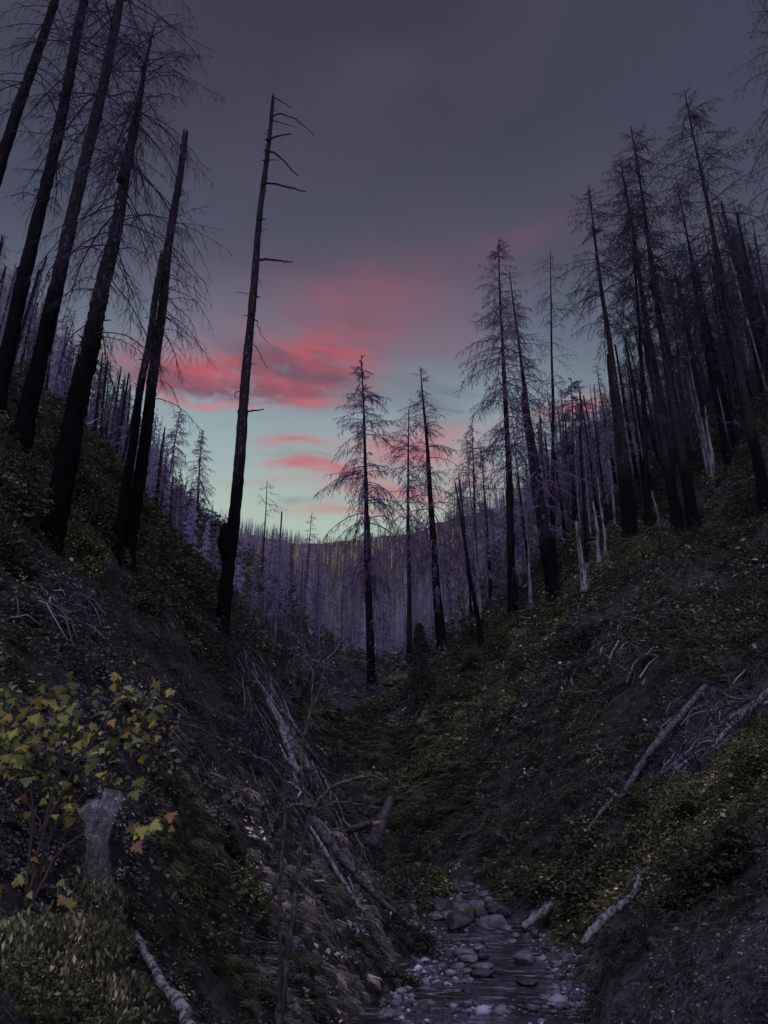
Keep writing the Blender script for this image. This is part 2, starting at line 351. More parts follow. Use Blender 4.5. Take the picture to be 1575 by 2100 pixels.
# creek centre line (x, z, half width as functions of y)
crY = CR[:, 1]; crX = CR[:, 0]; crZ = CR[:, 2]
def creek(y):
    hw = np.interp(y, [5, 10, 13, 17, 21, 24, 28, 33.5], [1.1, 1.2, 1.45, 1.85, 1.8, 1.5, 1.1, .5])
    return np.interp(y, crY, crX), np.interp(y, crY, crZ), hw+.25*np.sin(y*1.3)
def H(x, y, detail=True):
    x = np.asarray(x, float); y = np.asarray(y, float); sh = np.broadcast(x, y).shape
    x = np.broadcast_to(x, sh).reshape(-1); y = np.broadcast_to(y, sh).reshape(-1); o = np.empty(len(x))
    for i in range(0, len(x), 20000):
        xs, ys = x[i:i+20000], y[i:i+20000]; t, s, w = wst(xs, ys)
        k = tps((t[:, None]-ct)**2+(s[:, None]-cs)**2)
        o[i:i+20000] = (k @ SOL[:NC]+SOL[NC]+SOL[NC+1]*t+SOL[NC+2]*s)*w
    if detail:
        near = np.clip(y/60, .0, 1)
        cx, cz_, hw = creek(y); d = np.abs(x-cx); m = np.clip((d-hw)/2.5, 0, 1); m = np.where(y > 34, 1, m)
        bump = fbm(x*.23+3, y*.23, 4)*(.55+1.2*near)+fbm(x*.9, y*.9+9, 3)*.16*(1+near)+np.clip(y-100, 0, 500)*.012*fbm(x*.02, y*.02, 3)*2
        bump = bump+(fbm(x*2.7, y*2.7, 3)*.09+fbm(x*7, y*7, 2)*.03)*np.clip(1.2-y/40, 0, 1)
        o = o+bump*m
        bed = cz_-.14+fbm(x*1.5, y*1.5, 3)*.14
        k = np.clip((d-hw)/.9, 0, 1); k = k*k*(3-2*k); k = np.where(y > 34, 1, np.maximum(k, np.clip((y-32)/2, 0, 1)))
        o = np.where(y < 34, np.maximum(o, cz_-.2)*k+bed*(1-k), o)
    return o.reshape(sh)
def hit(px, py, y0=4, y1=900, lift=0):
    """first point of the ground along the sight lines through photo pixels"""
    px = np.atleast_1d(np.asarray(px, float)); py = np.atleast_1d(np.asarray(py, float)); a, b = ray(px, py)
    ys = np.geomspace(y0, y1, 420); hh = H(a[:, None]*ys, np.broadcast_to(ys, (len(px), len(ys))))
    below = (b[:, None]*ys) < hh+lift
    i = np.where(below.any(1), below.argmax(1), len(ys)-1); i = np.maximum(i, 1)
    d0 = b*ys[i-1]-hh[np.arange(len(px)), i-1]-lift; d1 = b*ys[i]-hh[np.arange(len(px)), i]-lift
    f = np.clip(d0/np.maximum(d0-d1, 1e-9), 0, 1); y = ys[i-1]+(ys[i]-ys[i-1])*f
    return np.stack([a*y, y, b*y], 1), below.any(1)
ws = np.concatenate([np.geomspace(6, 16, 30)[:-1], np.geomspace(16, 60, 300)[:-1], np.geomspace(60, 1400, 260)])
ts = np.concatenate([np.linspace(-1.5, -.75, 40)[:-1], np.linspace(-.75, .75, 360), np.linspace(.75, 1.5, 40)[1:]])
gx = ts[None, :]*ws[:, None]; gy = (ws-12)[:, None]+0*gx
gz = H(gx, gy)
nr, nc = gx.shape; i = np.arange((nr-1)*(nc-1)); r_ = i//(nc-1); c_ = i % (nc-1); b_ = r_*nc+c_
bare = [(hit(a, b)[0][0], r) for a, b, r in ((1400, 2040, 1.6), (1300, 2050, 1.5), (1530, 1960, 1.7), (1250, 1965, 1.2), (1450, 1960, 1.3), (1480, 1560, 2.2), (1540, 1480, 2.5), (1400, 1600, 1.5))]
bw = np.zeros_like(gx)
for p_, r_0 in bare: bw = np.maximum(bw, np.exp(-((gx-p_[0])**2+(gy-p_[1])**2+(gz-p_[2])**2)/r_0**2))
bw = np.clip(bw*1.4+fbm(gx*1.3, gy*1.3, 3)*.25-.1, 0, 1)
g = MB(); g.add(np.stack([gx, gy, gz], -1), np.stack([b_, b_+1, b_+nc+1, b_+nc], -1), np.repeat(bw.reshape(-1, 1), 3, 1))
tag(g.build('ground', 'soil', color=True), kind='structure')
# water sheet
wy = np.linspace(3, 33.6, 220); cx, cz_, hw = creek(wy); tt = np.linspace(-1, 1, 24)
wx = cx[:, None]+tt[None]*(hw+.7)[:, None]; wz = cz_[:, None]+0*wx+.0
wz = wz+fbm(wx*1.2, wy[:, None]*2.4+wx*0, 3)*.03
nr, nc = wx.shape; i = np.arange((nr-1)*(nc-1)); r_ = i//(nc-1); c_ = i % (nc-1); b_ = r_*nc+c_
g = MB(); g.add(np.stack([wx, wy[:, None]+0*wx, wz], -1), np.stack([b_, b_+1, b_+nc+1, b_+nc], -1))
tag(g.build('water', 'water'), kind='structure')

# ------------------------------------------------------------------ dead conifers
def trunk_tube(mb, p0, p1, r0, r1, K=26, S=12, bend=.15, flare=.35, broken=False, rng=R, power=1.0, wob=.06):
    t = np.linspace(0, 1, K); L = np.linalg.norm(p1-p0)
    ax = p0+(p1-p0)*t[:, None]
    ph = rng.uniform(0, 6.28, 4)
    ax[:, 0] += bend*np.sin(t*pi)*np.sin(t*5+ph[0])*L*.02+.02*np.sin(t*19+ph[1]); ax[:, 1] += bend*np.sin(t*pi)*np.sin(t*4+ph[2])*L*.02
    rad = r1+(r0-r1)*(1-t)**power; rad = rad*(1+flare*np.exp(-t*L/1.0))
    rad = rad*(1+wob*rng.uniform(-1, 1, K))
    V, F = tubes(ax[None], rad[None], S, jit=.085 if K > 60 else .06)
    V = V.reshape(K, S, 3)
    if broken:
        V[-1, :, 2] += rng.uniform(-.1, 1, S)*min(1.2, r1*5); V[-1, :, :2] = V[-1, :, :2]*.9+ax[-1, :2]*.1
    mb.add(V, F)
    c = V[-1].mean(0)-np.array([0, 0, .05 if not broken else r1*2]); nv = np.concatenate([V[-1], c[None]])
    mb.add(nv, [[k, (k+1) % S, S] for k in range(S)])
    return ax, rad
def crown(mb, ax, rad, rng, n=70, f0=.35, f1=.995, Lmax=3.0, droop=.5, ntw=14, n3=4, rb=.03, rt=.012, keep=1.0, side=None, top_up=.3, prof=.75, shape=None, S=3, twl=.4, twmax=1.3):
    K = len(ax); t = np.linspace(0, 1, K)
    f = np.sort(f0+(f1-f0)*rng.random(n)**.85)
    if keep < 1: f = f[rng.random(n) < keep]
    n = len(f)
    if n == 0: return
    az = rng.uniform(0, 2*pi, n)
    if side is not None: az = side+rng.normal(0, .9, n)
    base = np.stack([np.interp(f, t, ax[:, k]) for k in range(3)], 1); rr = np.interp(f, t, rad)
    g_ = (f-f0)/(f1-f0)
    Lb = (Lmax*((1-g_)**prof*(.5+.5*np.clip(g_/.2, 0, 1))+.10)*rng.uniform(.5, 1.12, n)) if shape is None else Lmax*shape(f)*rng.uniform(.6, 1.1, n)
    Lb = np.where(rng.random(n) < .15, Lb*.4, Lb)
    up = top_up*g_-.15+rng.normal(0, .12, n); dr = droop*(1.15-g_*.7)*rng.uniform(.6, 1.4, n)
    Kb = 8; s = np.linspace(0, 1, Kb)
    azs = az[:, None]+rng.normal(0, .12, (n, 1))*s[None]*2+np.cumsum(rng.normal(0, .05, (n, Kb)), 1)
    step = Lb[:, None]/(Kb-1)
    slope = up[:, None]-dr[:, None]*1.6*s[None]+dr[:, None]*.9*np.clip(s[None]-.6, 0, 1)*2+rng.normal(0, .07, (n, Kb))
    d = np.stack([np.cos(azs)*np.cos(slope), np.sin(azs)*np.cos(slope), np.sin(slope)], -1)*step[..., None]
    Pb = base[:, None]+np.concatenate([np.zeros((n, 1, 3)), np.cumsum(d[:, :-1], 1)], 1)
    Rb = (np.clip(rb*(Lb/Lmax)**.6, rt*1.2, 1))[:, None]*(1-.75*s[None])
    V, F = tubes(Pb, Rb, max(S, 4)); mb.add(V, F)
    # second order twigs, left and right of each branch, hanging
    if ntw <= 0: return
    m = n*ntw; bi = np.repeat(np.arange(n), ntw); ss = np.clip(np.tile((np.arange(ntw)+.6)/ntw, n)*.85+.15+rng.normal(0, .03, m), .08, .99)
    x = ss*(Kb-1); k0 = np.minimum(x.astype(int), Kb-2); fr = (x-k0)[:, None]
    o = Pb[bi, k0]*(1-fr)+Pb[bi, k0+1]*fr; tan_ = norm(Pb[bi, k0+1]-Pb[bi, k0])
    sd = norm(np.cross(tan_, [0, 0, 1.]))*np.where(np.tile(np.arange(ntw) % 2, n) == 0, 1, -1)[:, None]
    Lt = Lb[bi]*twl*(1.05-.75*ss)*rng.uniform(.35, 1.2, m)
    Lt = np.minimum(Lt, twmax)
    dd = norm(tan_*.55+sd*rng.uniform(.2, 1.1, (m, 1))+np.array([0, 0, -1.])*rng.uniform(.1, .9, (m, 1))+rng.normal(0, .2, (m, 3)))
    Kt = 4; s4 = np.linspace(0, 1, Kt)
    Pt = o[:, None]+dd[:, None]*(Lt[:, None]*s4)[..., None]+np.array([0, 0, -1.])*(Lt[:, None]*s4**2*rng.uniform(.1, .6, (m, 1)))[..., None]+rng.normal(0, .02, (m, Kt, 3))*Lt[:, None, None]*s4[None, :, None]
    Rt = rt*(1-.6*s4)[None]*np.ones((m, 1)); V, F = tubes(Pt, Rt, S); mb.add(V, F)
    if n3 <= 0: return
    q = m*n3; ti = np.repeat(np.arange(m), n3); s5 = rng.uniform(.2, 1, q); x = s5*(Kt-1); k0 = np.minimum(x.astype(int), Kt-2); fr = (x-k0)[:, None]
    o = Pt[ti, k0]*(1-fr)+Pt[ti, k0+1]*fr; tn = norm(Pt[ti, k0+1]-Pt[ti, k0])
    dd = norm(tn*.7+rng.normal(0, .6, (q, 3))+np.array([0, 0, -.35])); L3 = Lt[ti]*rng.uniform(.2, .55, q)*(1.2-s5*.6)
    s3 = np.array([0, .55, 1.]); P3 = o[:, None]+dd[:, None]*(L3[:, None]*s3)[..., None]+np.array([0, 0, -1.])*(L3[:, None]*s3**2*.3)[..., None]
    V, F = tubes(P3, rt*.65*np.array([1, .8, .4])[None]*np.ones((q, 1)), 3); mb.add(V, F)

def ground_at(px, py, d=None):
    if d is None: p = hit(px, py)[0][0]
    else:
        p = P(px, py, d); p[2] = float(H(p[0], p[1]))
    return p
def hero(label, base, top, d=None, r0=.3, r1=.02, bark='bark', twig='branch_mid', broken=False, crowns=(), seed=1, group=None, name='dead_tree', cat='dead tree', K=30, S=12, extra=None, flare=.55, power=1.0, bend=.15):
    rng = np.random.default_rng(seed)
    if name == 'dead_tree': r0 *= .80; r1 = r1*.85
    near = base[0] < 470 and (d or 99) < 25
    if near: K, S = 110, 22
    if d and d > 30:
        dh = float(hit(*base)[0][0][1]); k_ = min(max(dh/d, .8), 2.2); d = dh if k_ == dh/d else d*k_
        r0 *= k_; r1 *= k_; crowns = [{**c, 'Lmax': c['Lmax']*k_, 'rb': c.get('rb', .03)*k_, 'rt': c.get('rt', .012)*k_**.5, 'n': int(c['n']*(.72 if base[0] > 1250 else 1.0)) if c['n'] > 30 else c['n'], 'twmax': 1.3*k_} for c in crowns]
    p0 = ground_at(*base, d); p1 = P(top[0], top[1], p0[1]); p1[1] += rng.normal(0, .2)
    L = np.linalg.norm(p1-p0)
    t = thing(name, p0, label, cat, group)
    mb = MB(); ax, rad = trunk_tube(mb, np.array([0, 0, -.5]), p1-p0, r0, r1, K=K, S=S, broken=broken, rng=rng, flare=flare, power=power, bend=bend)
    if extra: extra(mb, ax, rad, rng)
    mb.build('trunk', bark, t)
    if crowns:
        mb = MB()
        for c in crowns:
            if c['n'] > 30: crown(mb, ax, rad, rng, **c)
            else:                                   # few limbs: each one a part of its own
                for _ in range(c['n']):
                    one = MB(); crown(one, ax, rad, rng, **{**c, 'n': 1}); one.build('branch', twig, t)
        if mb.n: mb.build('branches', twig, t)
    return t
def pipe(mb, pts, rads, S=8, K=None, jit=.06, wob=.0, rng=R):
    pts = np.array(pts, float); rads = np.array(rads, float)
    l = np.concatenate([[0], np.cumsum(np.linalg.norm(np.diff(pts, axis=0), axis=1))]); K = K or max(6, int(len(pts)*4))
    u = np.linspace(0, l[-1], K); Q = np.stack([np.interp(u, l, pts[:, k]) for k in range(3)], 1)
    for _ in range(2): Q[1:-1] = (Q[:-2]+2*Q[1:-1]+Q[2:])/4
    if wob: Q = Q+rng.normal(0, wob, Q.shape)*np.array([1, .6, 1])
    V, F = tubes(Q[None], np.interp(u, l, rads)[None], S, cap=True, jit=jit); mb.add(V, F); return Q
def stubs(n, f0, f1, L0, L1, rb=.03):
    def fn(mb, ax, rad, rng):
        K = len(ax); t = np.linspace(0, 1, K); f = rng.uniform(f0, f1, n); a = rng.uniform(0, 2*pi, n)
        b = np.stack([np.interp(f, t, ax[:, k]) for k in range(3)], 1); Ls = rng.uniform(L0, L1, n)+np.interp(f, t, rad)
        d = np.stack([np.cos(a), np.sin(a), rng.normal(0, .3, n)], 1)
        s = np.array([0, .5, 1]); Q = b[:, None]+d[:, None]*(Ls[:, None]*s)[..., None]; Q[:, 2, 2] -= .1*Ls
        V, F = tubes(Q, rb*np.array([1, .8, .5])[None]*np.ones((n, 1)), 4); mb.add(V, F)
    return fn
def px_arms(arms, r=.03, sub=0):
    """long single limbs: each a list of photo pixels taken at the trunk's distance with the given swing in depth"""
    return arms, r, sub

# the six big trees on the left bank
hero('leftmost tall dead tree at the upper left edge, thin leaning trunk with sparse drooping twigs', (-190, 960), (235, -380), 19, .28, .09, 'bark_mid', 'branch_near', seed=11,
     crowns=[dict(n=85, f0=.34, f1=.95, Lmax=3.1, ntw=10, n3=3, rb=.03, rt=.008, droop=.6)])
hero('second slender dead tree from the left edge with curled hanging twigs', (-38, 960), (262, -420), 19, .27, .10, 'bark_mid', 'branch_near', seed=12,
     crowns=[dict(n=95, f0=.26, f1=.95, Lmax=3.0, ntw=11, n3=3, rb=.03, rt=.008, droop=.7)])
hero('thick tall dead tree with flaking grey bark, third from the left edge', (35, 940), (330, -430), 17.5, .27, .09, 'bark', 'branch_near', seed=13, S=16,
     crowns=[dict(n=105, f0=.34, f1=.95, Lmax=4.4, ntw=13, n3=4, rb=.032, rt=.008, droop=.55, top_up=.1)], extra=stubs(14, .3, .8, .05, .25))
# the charred tree whose thick lower trunk breaks off and goes on as a thin leader
def leader(mb, ax, rad, rng):
    q = [P(252, 372, 15.6), P(268, 300, 15.6), P(284, 220, 15.7), P(298, 130, 15.7), P(318, 45, 15.8)]
    pipe(mb, [a-leader.o for a in q], [.17, .13, .10, .055, .015], 8, 24, .06)
leader.o = ground_at(90, 1168, 15.6)
t4 = hero('massive charred dead tree on the left bank, snapped high up beside a thin leader', (90, 1168), (252, 372), 15.6, .33, .15, 'bark', None, broken=True, seed=14, S=18, K=44,
          extra=lambda mb, ax, rad, rng: (leader(mb, ax, rad, rng), stubs(16, .3, .95, .05, .25, .03)(mb, ax, rad, rng)), flare=.25, power=.75)
rng = np.random.default_rng(141); mb = MB()
axl = np.array([P(x, y, 15.6)-leader.o for x, y in ((170, 760), (215, 560), (252, 372), (268, 300), (284, 220), (298, 130), (318, 45))]); rdl = np.array([.3, .25, .17, .13, .1, .05, .015])
crown(mb, axl, rdl, rng, n=125, f0=.02, f1=.985, Lmax=3.3, ntw=13, n3=4, rb=.022, rt=.007, droop=.9, top_up=.1, prof=.25)
mb.build('branches', 'branch_near', t4)
hero('black tall snag with square broken top, taller of the touching pair on left bank', (262, 1128), (384, 298), 19, .215, .115, 'bark_snag', 'branch_near', broken=True, seed=15, S=14, K=36,
     crowns=[dict(n=34, f0=.3, f1=.86, Lmax=2.2, ntw=11, n3=3, rb=.018, rt=.0065, droop=1.0, side=0.3, prof=.3)], extra=stubs(22, .45, .99, .05, .3, .02))
hero('shorter jagged snag leaning behind the taller snag of the left pair', (246, 1090), (333, 540), 18.6, .155, .10, 'bark_snag', None, broken=True, seed=16, S=14, K=30, extra=stubs(8, .4, .95, .04, .2, .02))
def snag_arms(mb, ax, rad, rng):
    o = ground_at(457, 1262, 23); D = 23
    arms = [([(558, 198), (578, 208), (597, 221)], .03), ([(554, 240), (575, 232), (606, 244), (628, 262), (645, 279)], .035), ([(557, 246), (590, 256), (607, 260)], .022),
            ([(545, 288), (570, 278), (598, 275)], .05), ([(542, 307), (565, 315), (585, 332), (600, 352), (611, 360)], .045), ([(538, 329), (556, 327), (571, 329)], .03),
            ([(534, 378), (556, 375), (585, 382), (612, 390), (627, 394)], .05), ([(521, 535), (545, 531), (575, 535), (600, 538)], .055), ([(500, 848), (515, 842), (541, 841)], .045),
            ([(513, 700), (526, 712), (540, 740), (549, 757)], .02), ([(511, 660), (525, 652), (535, 688), (552, 706)], .02), ([(524, 450), (545, 450)], .045), ([(522, 478), (533, 470), (549, 470)], .02),
            ([(518, 605), (500, 600), (483, 600)], .015), ([(497, 800), (480, 805), (484, 818)], .02), ([(480, 991), (500, 990)], .03), ([(520, 550), (528, 565), (537, 588)], .018), ([(519, 606), (533, 608)], .03)]
    for k, (a, r) in enumerate(arms):
        dy = rng.uniform(-.4, .4); pts = [P(x, y, D+dy*i*.6)-o for i, (x, y) in enumerate(a)]
        pipe(mb, pts, np.linspace(r, r*.45, len(pts)), 5, len(pts)*4, .1, .012)
    V, F = tubes(np.array([[P(464, 1150, D)-o, P(463, 1125, D)-o, P(461, 1110, D-.05)-o, P(464, 1096, D)-o, P(466, 1075, D)-o]]), np.array([[.16, .225, .255, .21, .14]]), 20, cap=True, jit=.05); mb.add(V, F)
    stubs(40, .35, .98, .04, .22, .02)(mb, ax, rad, rng)
hero('lone tall limb-stubbed snag standing against the sunset, a dark burl low on its trunk', (457, 1262), (559, 190), 23, .27, .075, 'bark_snag', None, broken=True, seed=17, S=14, K=44, extra=snag_arms, flare=.2, power=.9)

# centre trees
hero('full dead conifer in the middle of the valley, drooping lace-like branches from top to base', (763, 1408), (741, 728), 66, .48, .04, 'bark_mid', 'branch_mid', seed=21,
     crowns=[dict(n=150, f0=.30, f1=.99, Lmax=6.4, ntw=18, n3=4, rb=.06, rt=.026, droop=.95, top_up=.35, prof=.62, twl=.34), dict(n=24, f0=.06, f1=.3, Lmax=3.6, ntw=5, n3=1, rb=.06, rt=.022, droop=.8)])
hero('slim dead conifer with a snapped thin top, just right of the middle conifer', (838, 1300), (838, 843), 72, .36, .05, 'bark_mid', 'branch_mid', seed=22,
     crowns=[dict(n=96, f0=.40, f1=.99, Lmax=5.98, ntw=14, n3=3, rb=.055, rt=.024, droop=.95, prof=.5)])
hero('leaning dead conifer tapering to a bent tip, right neighbour of the slim one', (908, 1345), (862, 752), 58, .50, .04, 'bark_mid', 'branch_mid', seed=23,
     crowns=[dict(n=108, f0=.2, f1=.99, Lmax=4.48, ntw=12, n3=3, rb=.05, rt=.022, droop=.9, prof=.55)])
hero('short crooked snag with a split spike top left of the tall right hand pair', (992, 1330), (933, 984), 56, .26, .05, 'bark_mid', 'branch_mid', broken=True, seed=24, crowns=[dict(n=16, f0=.3, f1=.98, Lmax=1.8, ntw=7, n3=2, rb=.04, rt=.02)])
hero('tall feathery dead conifer right of centre with the highest needle-sharp top there', (1052, 1262), (1022, 488), 50, .40, .03, 'bark_mid', 'branch_mid', seed=25,
     crowns=[dict(n=174, f0=.32, f1=.995, Lmax=5.59, ntw=14, n3=4, rb=.05, rt=.02, droop=.85, prof=.7), dict(n=30, f0=.1, f1=.4, Lmax=3.2, ntw=7, n3=2, rb=.045, rt=.02, droop=.7)])
hero('dark dead conifer with a long bare top, leaning beside the feathery one', (1140, 1232), (1043, 562), 49, .38, .04, 'bark', 'branch_mid', seed=26,
     crowns=[dict(n=130, f0=.2, f1=.9, Lmax=3.77, ntw=12, n3=3, rb=.045, rt=.019, droop=.85, prof=.5)])
hero('thick black jagged snag ending in splinters amid the right of centre group', (1132, 1222), (1076, 812), 47, .42, .30, 'bark', None, broken=True, seed=27, S=14, flare=.2, extra=stubs(20, .2, .95, .1, .6, .03))
hero('thin bare pole of a dead tree with wispy twigs right of the jagged snag', (1134, 1195), (1128, 520), 54, .26, .03, 'bark_mid', 'branch_mid', seed=28,
     crowns=[dict(n=72, f0=.45, f1=.99, Lmax=3.12, ntw=9, n3=2, rb=.03, rt=.014, droop=.8, prof=.35)])
# the right hand group
hero('big dead conifer, leftmost of the tall right hand group, with hooked bare limbs', (1300, 1105), (1207, 385), 44, .40, .04, 'bark', 'branch_right', seed=31, K=36, S=14,
     crowns=[dict(n=130, f0=.52, f1=.99, Lmax=3.77, ntw=14, n3=4, rb=.04, rt=.017, droop=.8, prof=.45), dict(n=14, f0=.25, f1=.55, Lmax=4.0, ntw=6, n3=2, rb=.05, rt=.018, droop=.9)])
hero('stout burnt stub fused against the base of the leftmost right hand tree', (1292, 1100), (1254, 745), 43.3, .46, .33, 'bark', None, broken=True, seed=32, S=14, flare=.2)
hero('crooked-topped dead conifer, second trunk of the tall right hand group', (1392, 1088), (1272, 320), 45, .44, .04, 'bark', 'branch_right', seed=33, K=36, S=14,
     crowns=[dict(n=203, f0=.38, f1=.99, Lmax=4.68, ntw=14, n3=4, rb=.045, rt=.018, droop=.8, prof=.5)])
hero('slender dead tree half hidden behind the crooked-topped one', (1330, 1092), (1296, 420), 49, .30, .04, 'bark_mid', 'branch_right', seed=34,
     crowns=[dict(n=116, f0=.3, f1=.99, Lmax=3.90, ntw=11, n3=3, rb=.04, rt=.018, droop=.8, prof=.5)])
hero('tall black dead conifer with a bent hooked tip, third of the right hand group', (1424, 1086), (1292, 262), 44, .42, .05, 'bark', 'branch_right', seed=35, K=36, S=14,
     crowns=[dict(n=203, f0=.42, f1=.995, Lmax=4.81, ntw=14, n3=4, rb=.045, rt=.018, droop=.75, prof=.45)])
hero('thin fuzzy dead tree between the hooked-tip tree and the tallest right hand tree', (1495, 960), (1385, 368), 52, .33, .03, 'bark_mid', 'branch_right', seed=36,
     crowns=[dict(n=159, f0=.25, f1=.99, Lmax=4.55, ntw=12, n3=3, rb=.04, rt=.019, droop=.8, prof=.5)])
hero('tallest dead conifer at the right, flat layered branches below a pointed top', (1572, 1035), (1405, 182), 40, .42, .03, 'bark', 'branch_right', seed=37, K=36, S=14,
     crowns=[dict(n=174, f0=.35, f1=.99, Lmax=5.72, ntw=16, n3=4, rb=.045, rt=.016, droop=.6, top_up=.5, prof=.55)])
hero('slim dead tree close to the right edge, leaning left with a thin top', (1612, 860), (1505, 400), 52, .24, .03, 'bark_mid', 'branch_right', seed=38,
     crowns=[dict(n=130, f0=.2, f1=.99, Lmax=4.68, ntw=13, n3=3, rb=.04, rt=.019, droop=.8, prof=.5)])
hero('dead conifer cut by the right edge of the view, only its left branches showing', (1700, 1000), (1590, -40), 36, .35, .03, 'bark', 'branch_right', seed=39,
     crowns=[dict(n=188, f0=.3, f1=.99, Lmax=5.46, ntw=13, n3=3, rb=.04, rt=.015, droop=.8, prof=.35)])
hero('short broad dead conifer at the left flank of the right of centre group', (975, 1225), (968, 870), 80, .35, .03, 'bark_mid', 'branch_mid', seed=41,
     crowns=[dict(n=145, f0=.15, f1=.99, Lmax=6.50, ntw=12, n3=3, rb=.06, rt=.028, droop=.9, prof=.6)])
hero('bushy round-topped dead conifer between the thin pole and the right hand group', (1185, 1180), (1172, 775), 85, .38, .04, 'bark_mid', 'branch_mid', seed=42,
     crowns=[dict(n=188, f0=.2, f1=.99, Lmax=5.98, ntw=13, n3=3, rb=.06, rt=.03, droop=.9, prof=.5)])
# the small conifers on the left, seen below the sunset
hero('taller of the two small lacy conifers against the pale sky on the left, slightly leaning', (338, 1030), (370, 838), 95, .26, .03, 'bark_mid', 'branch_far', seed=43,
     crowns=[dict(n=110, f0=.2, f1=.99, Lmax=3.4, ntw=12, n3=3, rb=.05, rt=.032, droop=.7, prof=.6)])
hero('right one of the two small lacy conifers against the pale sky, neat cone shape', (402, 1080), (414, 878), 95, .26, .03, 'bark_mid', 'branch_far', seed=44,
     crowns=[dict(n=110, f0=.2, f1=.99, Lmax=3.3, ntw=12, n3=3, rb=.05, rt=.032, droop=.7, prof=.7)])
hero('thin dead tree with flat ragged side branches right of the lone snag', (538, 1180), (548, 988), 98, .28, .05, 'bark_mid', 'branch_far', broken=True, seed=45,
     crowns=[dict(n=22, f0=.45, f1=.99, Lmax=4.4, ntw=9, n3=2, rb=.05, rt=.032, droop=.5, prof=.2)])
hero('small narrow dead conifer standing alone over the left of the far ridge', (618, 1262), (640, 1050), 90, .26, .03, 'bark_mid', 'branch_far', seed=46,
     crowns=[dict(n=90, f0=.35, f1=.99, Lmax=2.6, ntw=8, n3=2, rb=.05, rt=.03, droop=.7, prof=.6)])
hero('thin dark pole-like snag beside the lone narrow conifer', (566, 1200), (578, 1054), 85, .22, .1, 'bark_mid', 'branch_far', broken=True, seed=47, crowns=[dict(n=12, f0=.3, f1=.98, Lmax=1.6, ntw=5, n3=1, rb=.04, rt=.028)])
hero('thin upright dead pole just right of the middle conifer', (766, 1330), (757, 1060), 76, .2, .07, 'bark_mid', 'branch_mid', broken=True, seed=48, crowns=[dict(n=16, f0=.2, f1=.98, Lmax=1.6, ntw=6, n3=1, rb=.03, rt=.022)])

# bleached standing snags
for k, (b, t_, r_, lab) in enumerate([
    ((1201, 1212), (1182, 1085), .30, 'pale peeled snag standing in front of the dark stand at the right bank'),
    ((1091, 1242), (1076, 1052), .17, 'slim whitish snag leaning at the foot of the right of centre group'),
    ((1229, 1145), (1216, 1035), .17, 'pale snag between the peeled one and the big right hand trees'),
    ((1462, 985), (1448, 835), .2, 'ash grey snag high on the right slope between two black trunks'),
    ((1500, 950), (1470, 800), .14, 'thin bleached snag uppermost on the right slope'),
    ((962, 1290), (958, 1195), .16, 'crooked pale snag low beside the leaning conifer'),
    ((1353, 1075), (1338, 1010), .14, 'short whitish snag between the feet of two big right hand trees'),
    ((1242, 1130), (1226, 985), .12, 'very thin grey snag left of the stout burnt stub'),
    ((688, 1330), (684, 1190), .12, 'pale hair-thin snag in the valley left of the middle conifer'),
]):
    hero(lab, b, t_, None, r_, r_*.35, 'bark_pale', 'branch_far', broken=True, seed=60+k, K=16, S=10, name='bleached_snag', cat='snag', bend=.5,
         crowns=[dict(n=7, f0=.3, f1=.95, Lmax=1.3, ntw=4, n3=1, rb=.025, rt=.014)], group='bleached snags on the right slope' if b[0] > 900 else None)

# ------------------------------------------------------------------ the burnt stands behind: single trees, then the far mass
sky_x = [-400, 0, 60, 150, 230, 300, 330, 400, 450, 500, 560, 600, 640, 700, 900, 940, 1000, 1080, 1150, 1200, 1250, 1300, 1400, 1500, 1575, 2000]
sky_y = [300, 520, 610, 700, 770, 850, 945, 1020, 1045, 1060, 1080, 1095, 1110, 1110, 1075, 985, 880, 825, 810, 820, 800, 690, 590, 480, 400, 300]
cre_x = [-400, 0, 130, 300, 450, 560, 700, 760, 900, 1050, 1200, 1420, 1575, 2000]
cre_y = [880, 930, 975, 1090, 1250, 1340, 1410, 1412, 1345, 1262, 1195, 1085, 960, 700]
def spots(n, y0, y1, rng, h0, h1):
    res = []
    while len(res) < n:
        m = 4000; s = rng.uniform(math.log(y0+12), math.log(y1+12), m); w = np.exp(s); t = rng.uniform(-.68, .68, m)
        x = t*w; y = w-12; z = H(x, y); hh = rng.uniform(h0, h1, m)
        px, py, _ = proj(np.stack([x, y, z], 1)); tx, ty, _ = proj(np.stack([x, y, z+hh], 1))
        lim = np.interp(px, sky_x, sky_y)+np.where(y > 225, rng.uniform(-16, 10, m), rng.uniform(-10, 70, m))
        sc_ = np.clip((py-lim)/np.maximum(py-ty, 1), 0, 1); hh = hh*sc_
        ok = (py < np.interp(px, cre_x, cre_y)+6) & (px > -120) & (px < 1700) & (hh > h0*np.where(y > 225, .2, .42)) & (ty < 1500)
        ok &= ~((px > 655) & (px < 935) & (y < 150))          # the open notch
        ok &= ~((px > 430) & (px < 655) & (y < 75)); ok &= (y > 56) | ((px < 400) & (y > 30)); ok &= (px < 400) | (px > 1150) | (rng.random(m) < .7)
        for i in np.where(ok)[0]: res.append((x[i], y[i], z[i], hh[i]))
    return np.array(res[:n])
protos = []
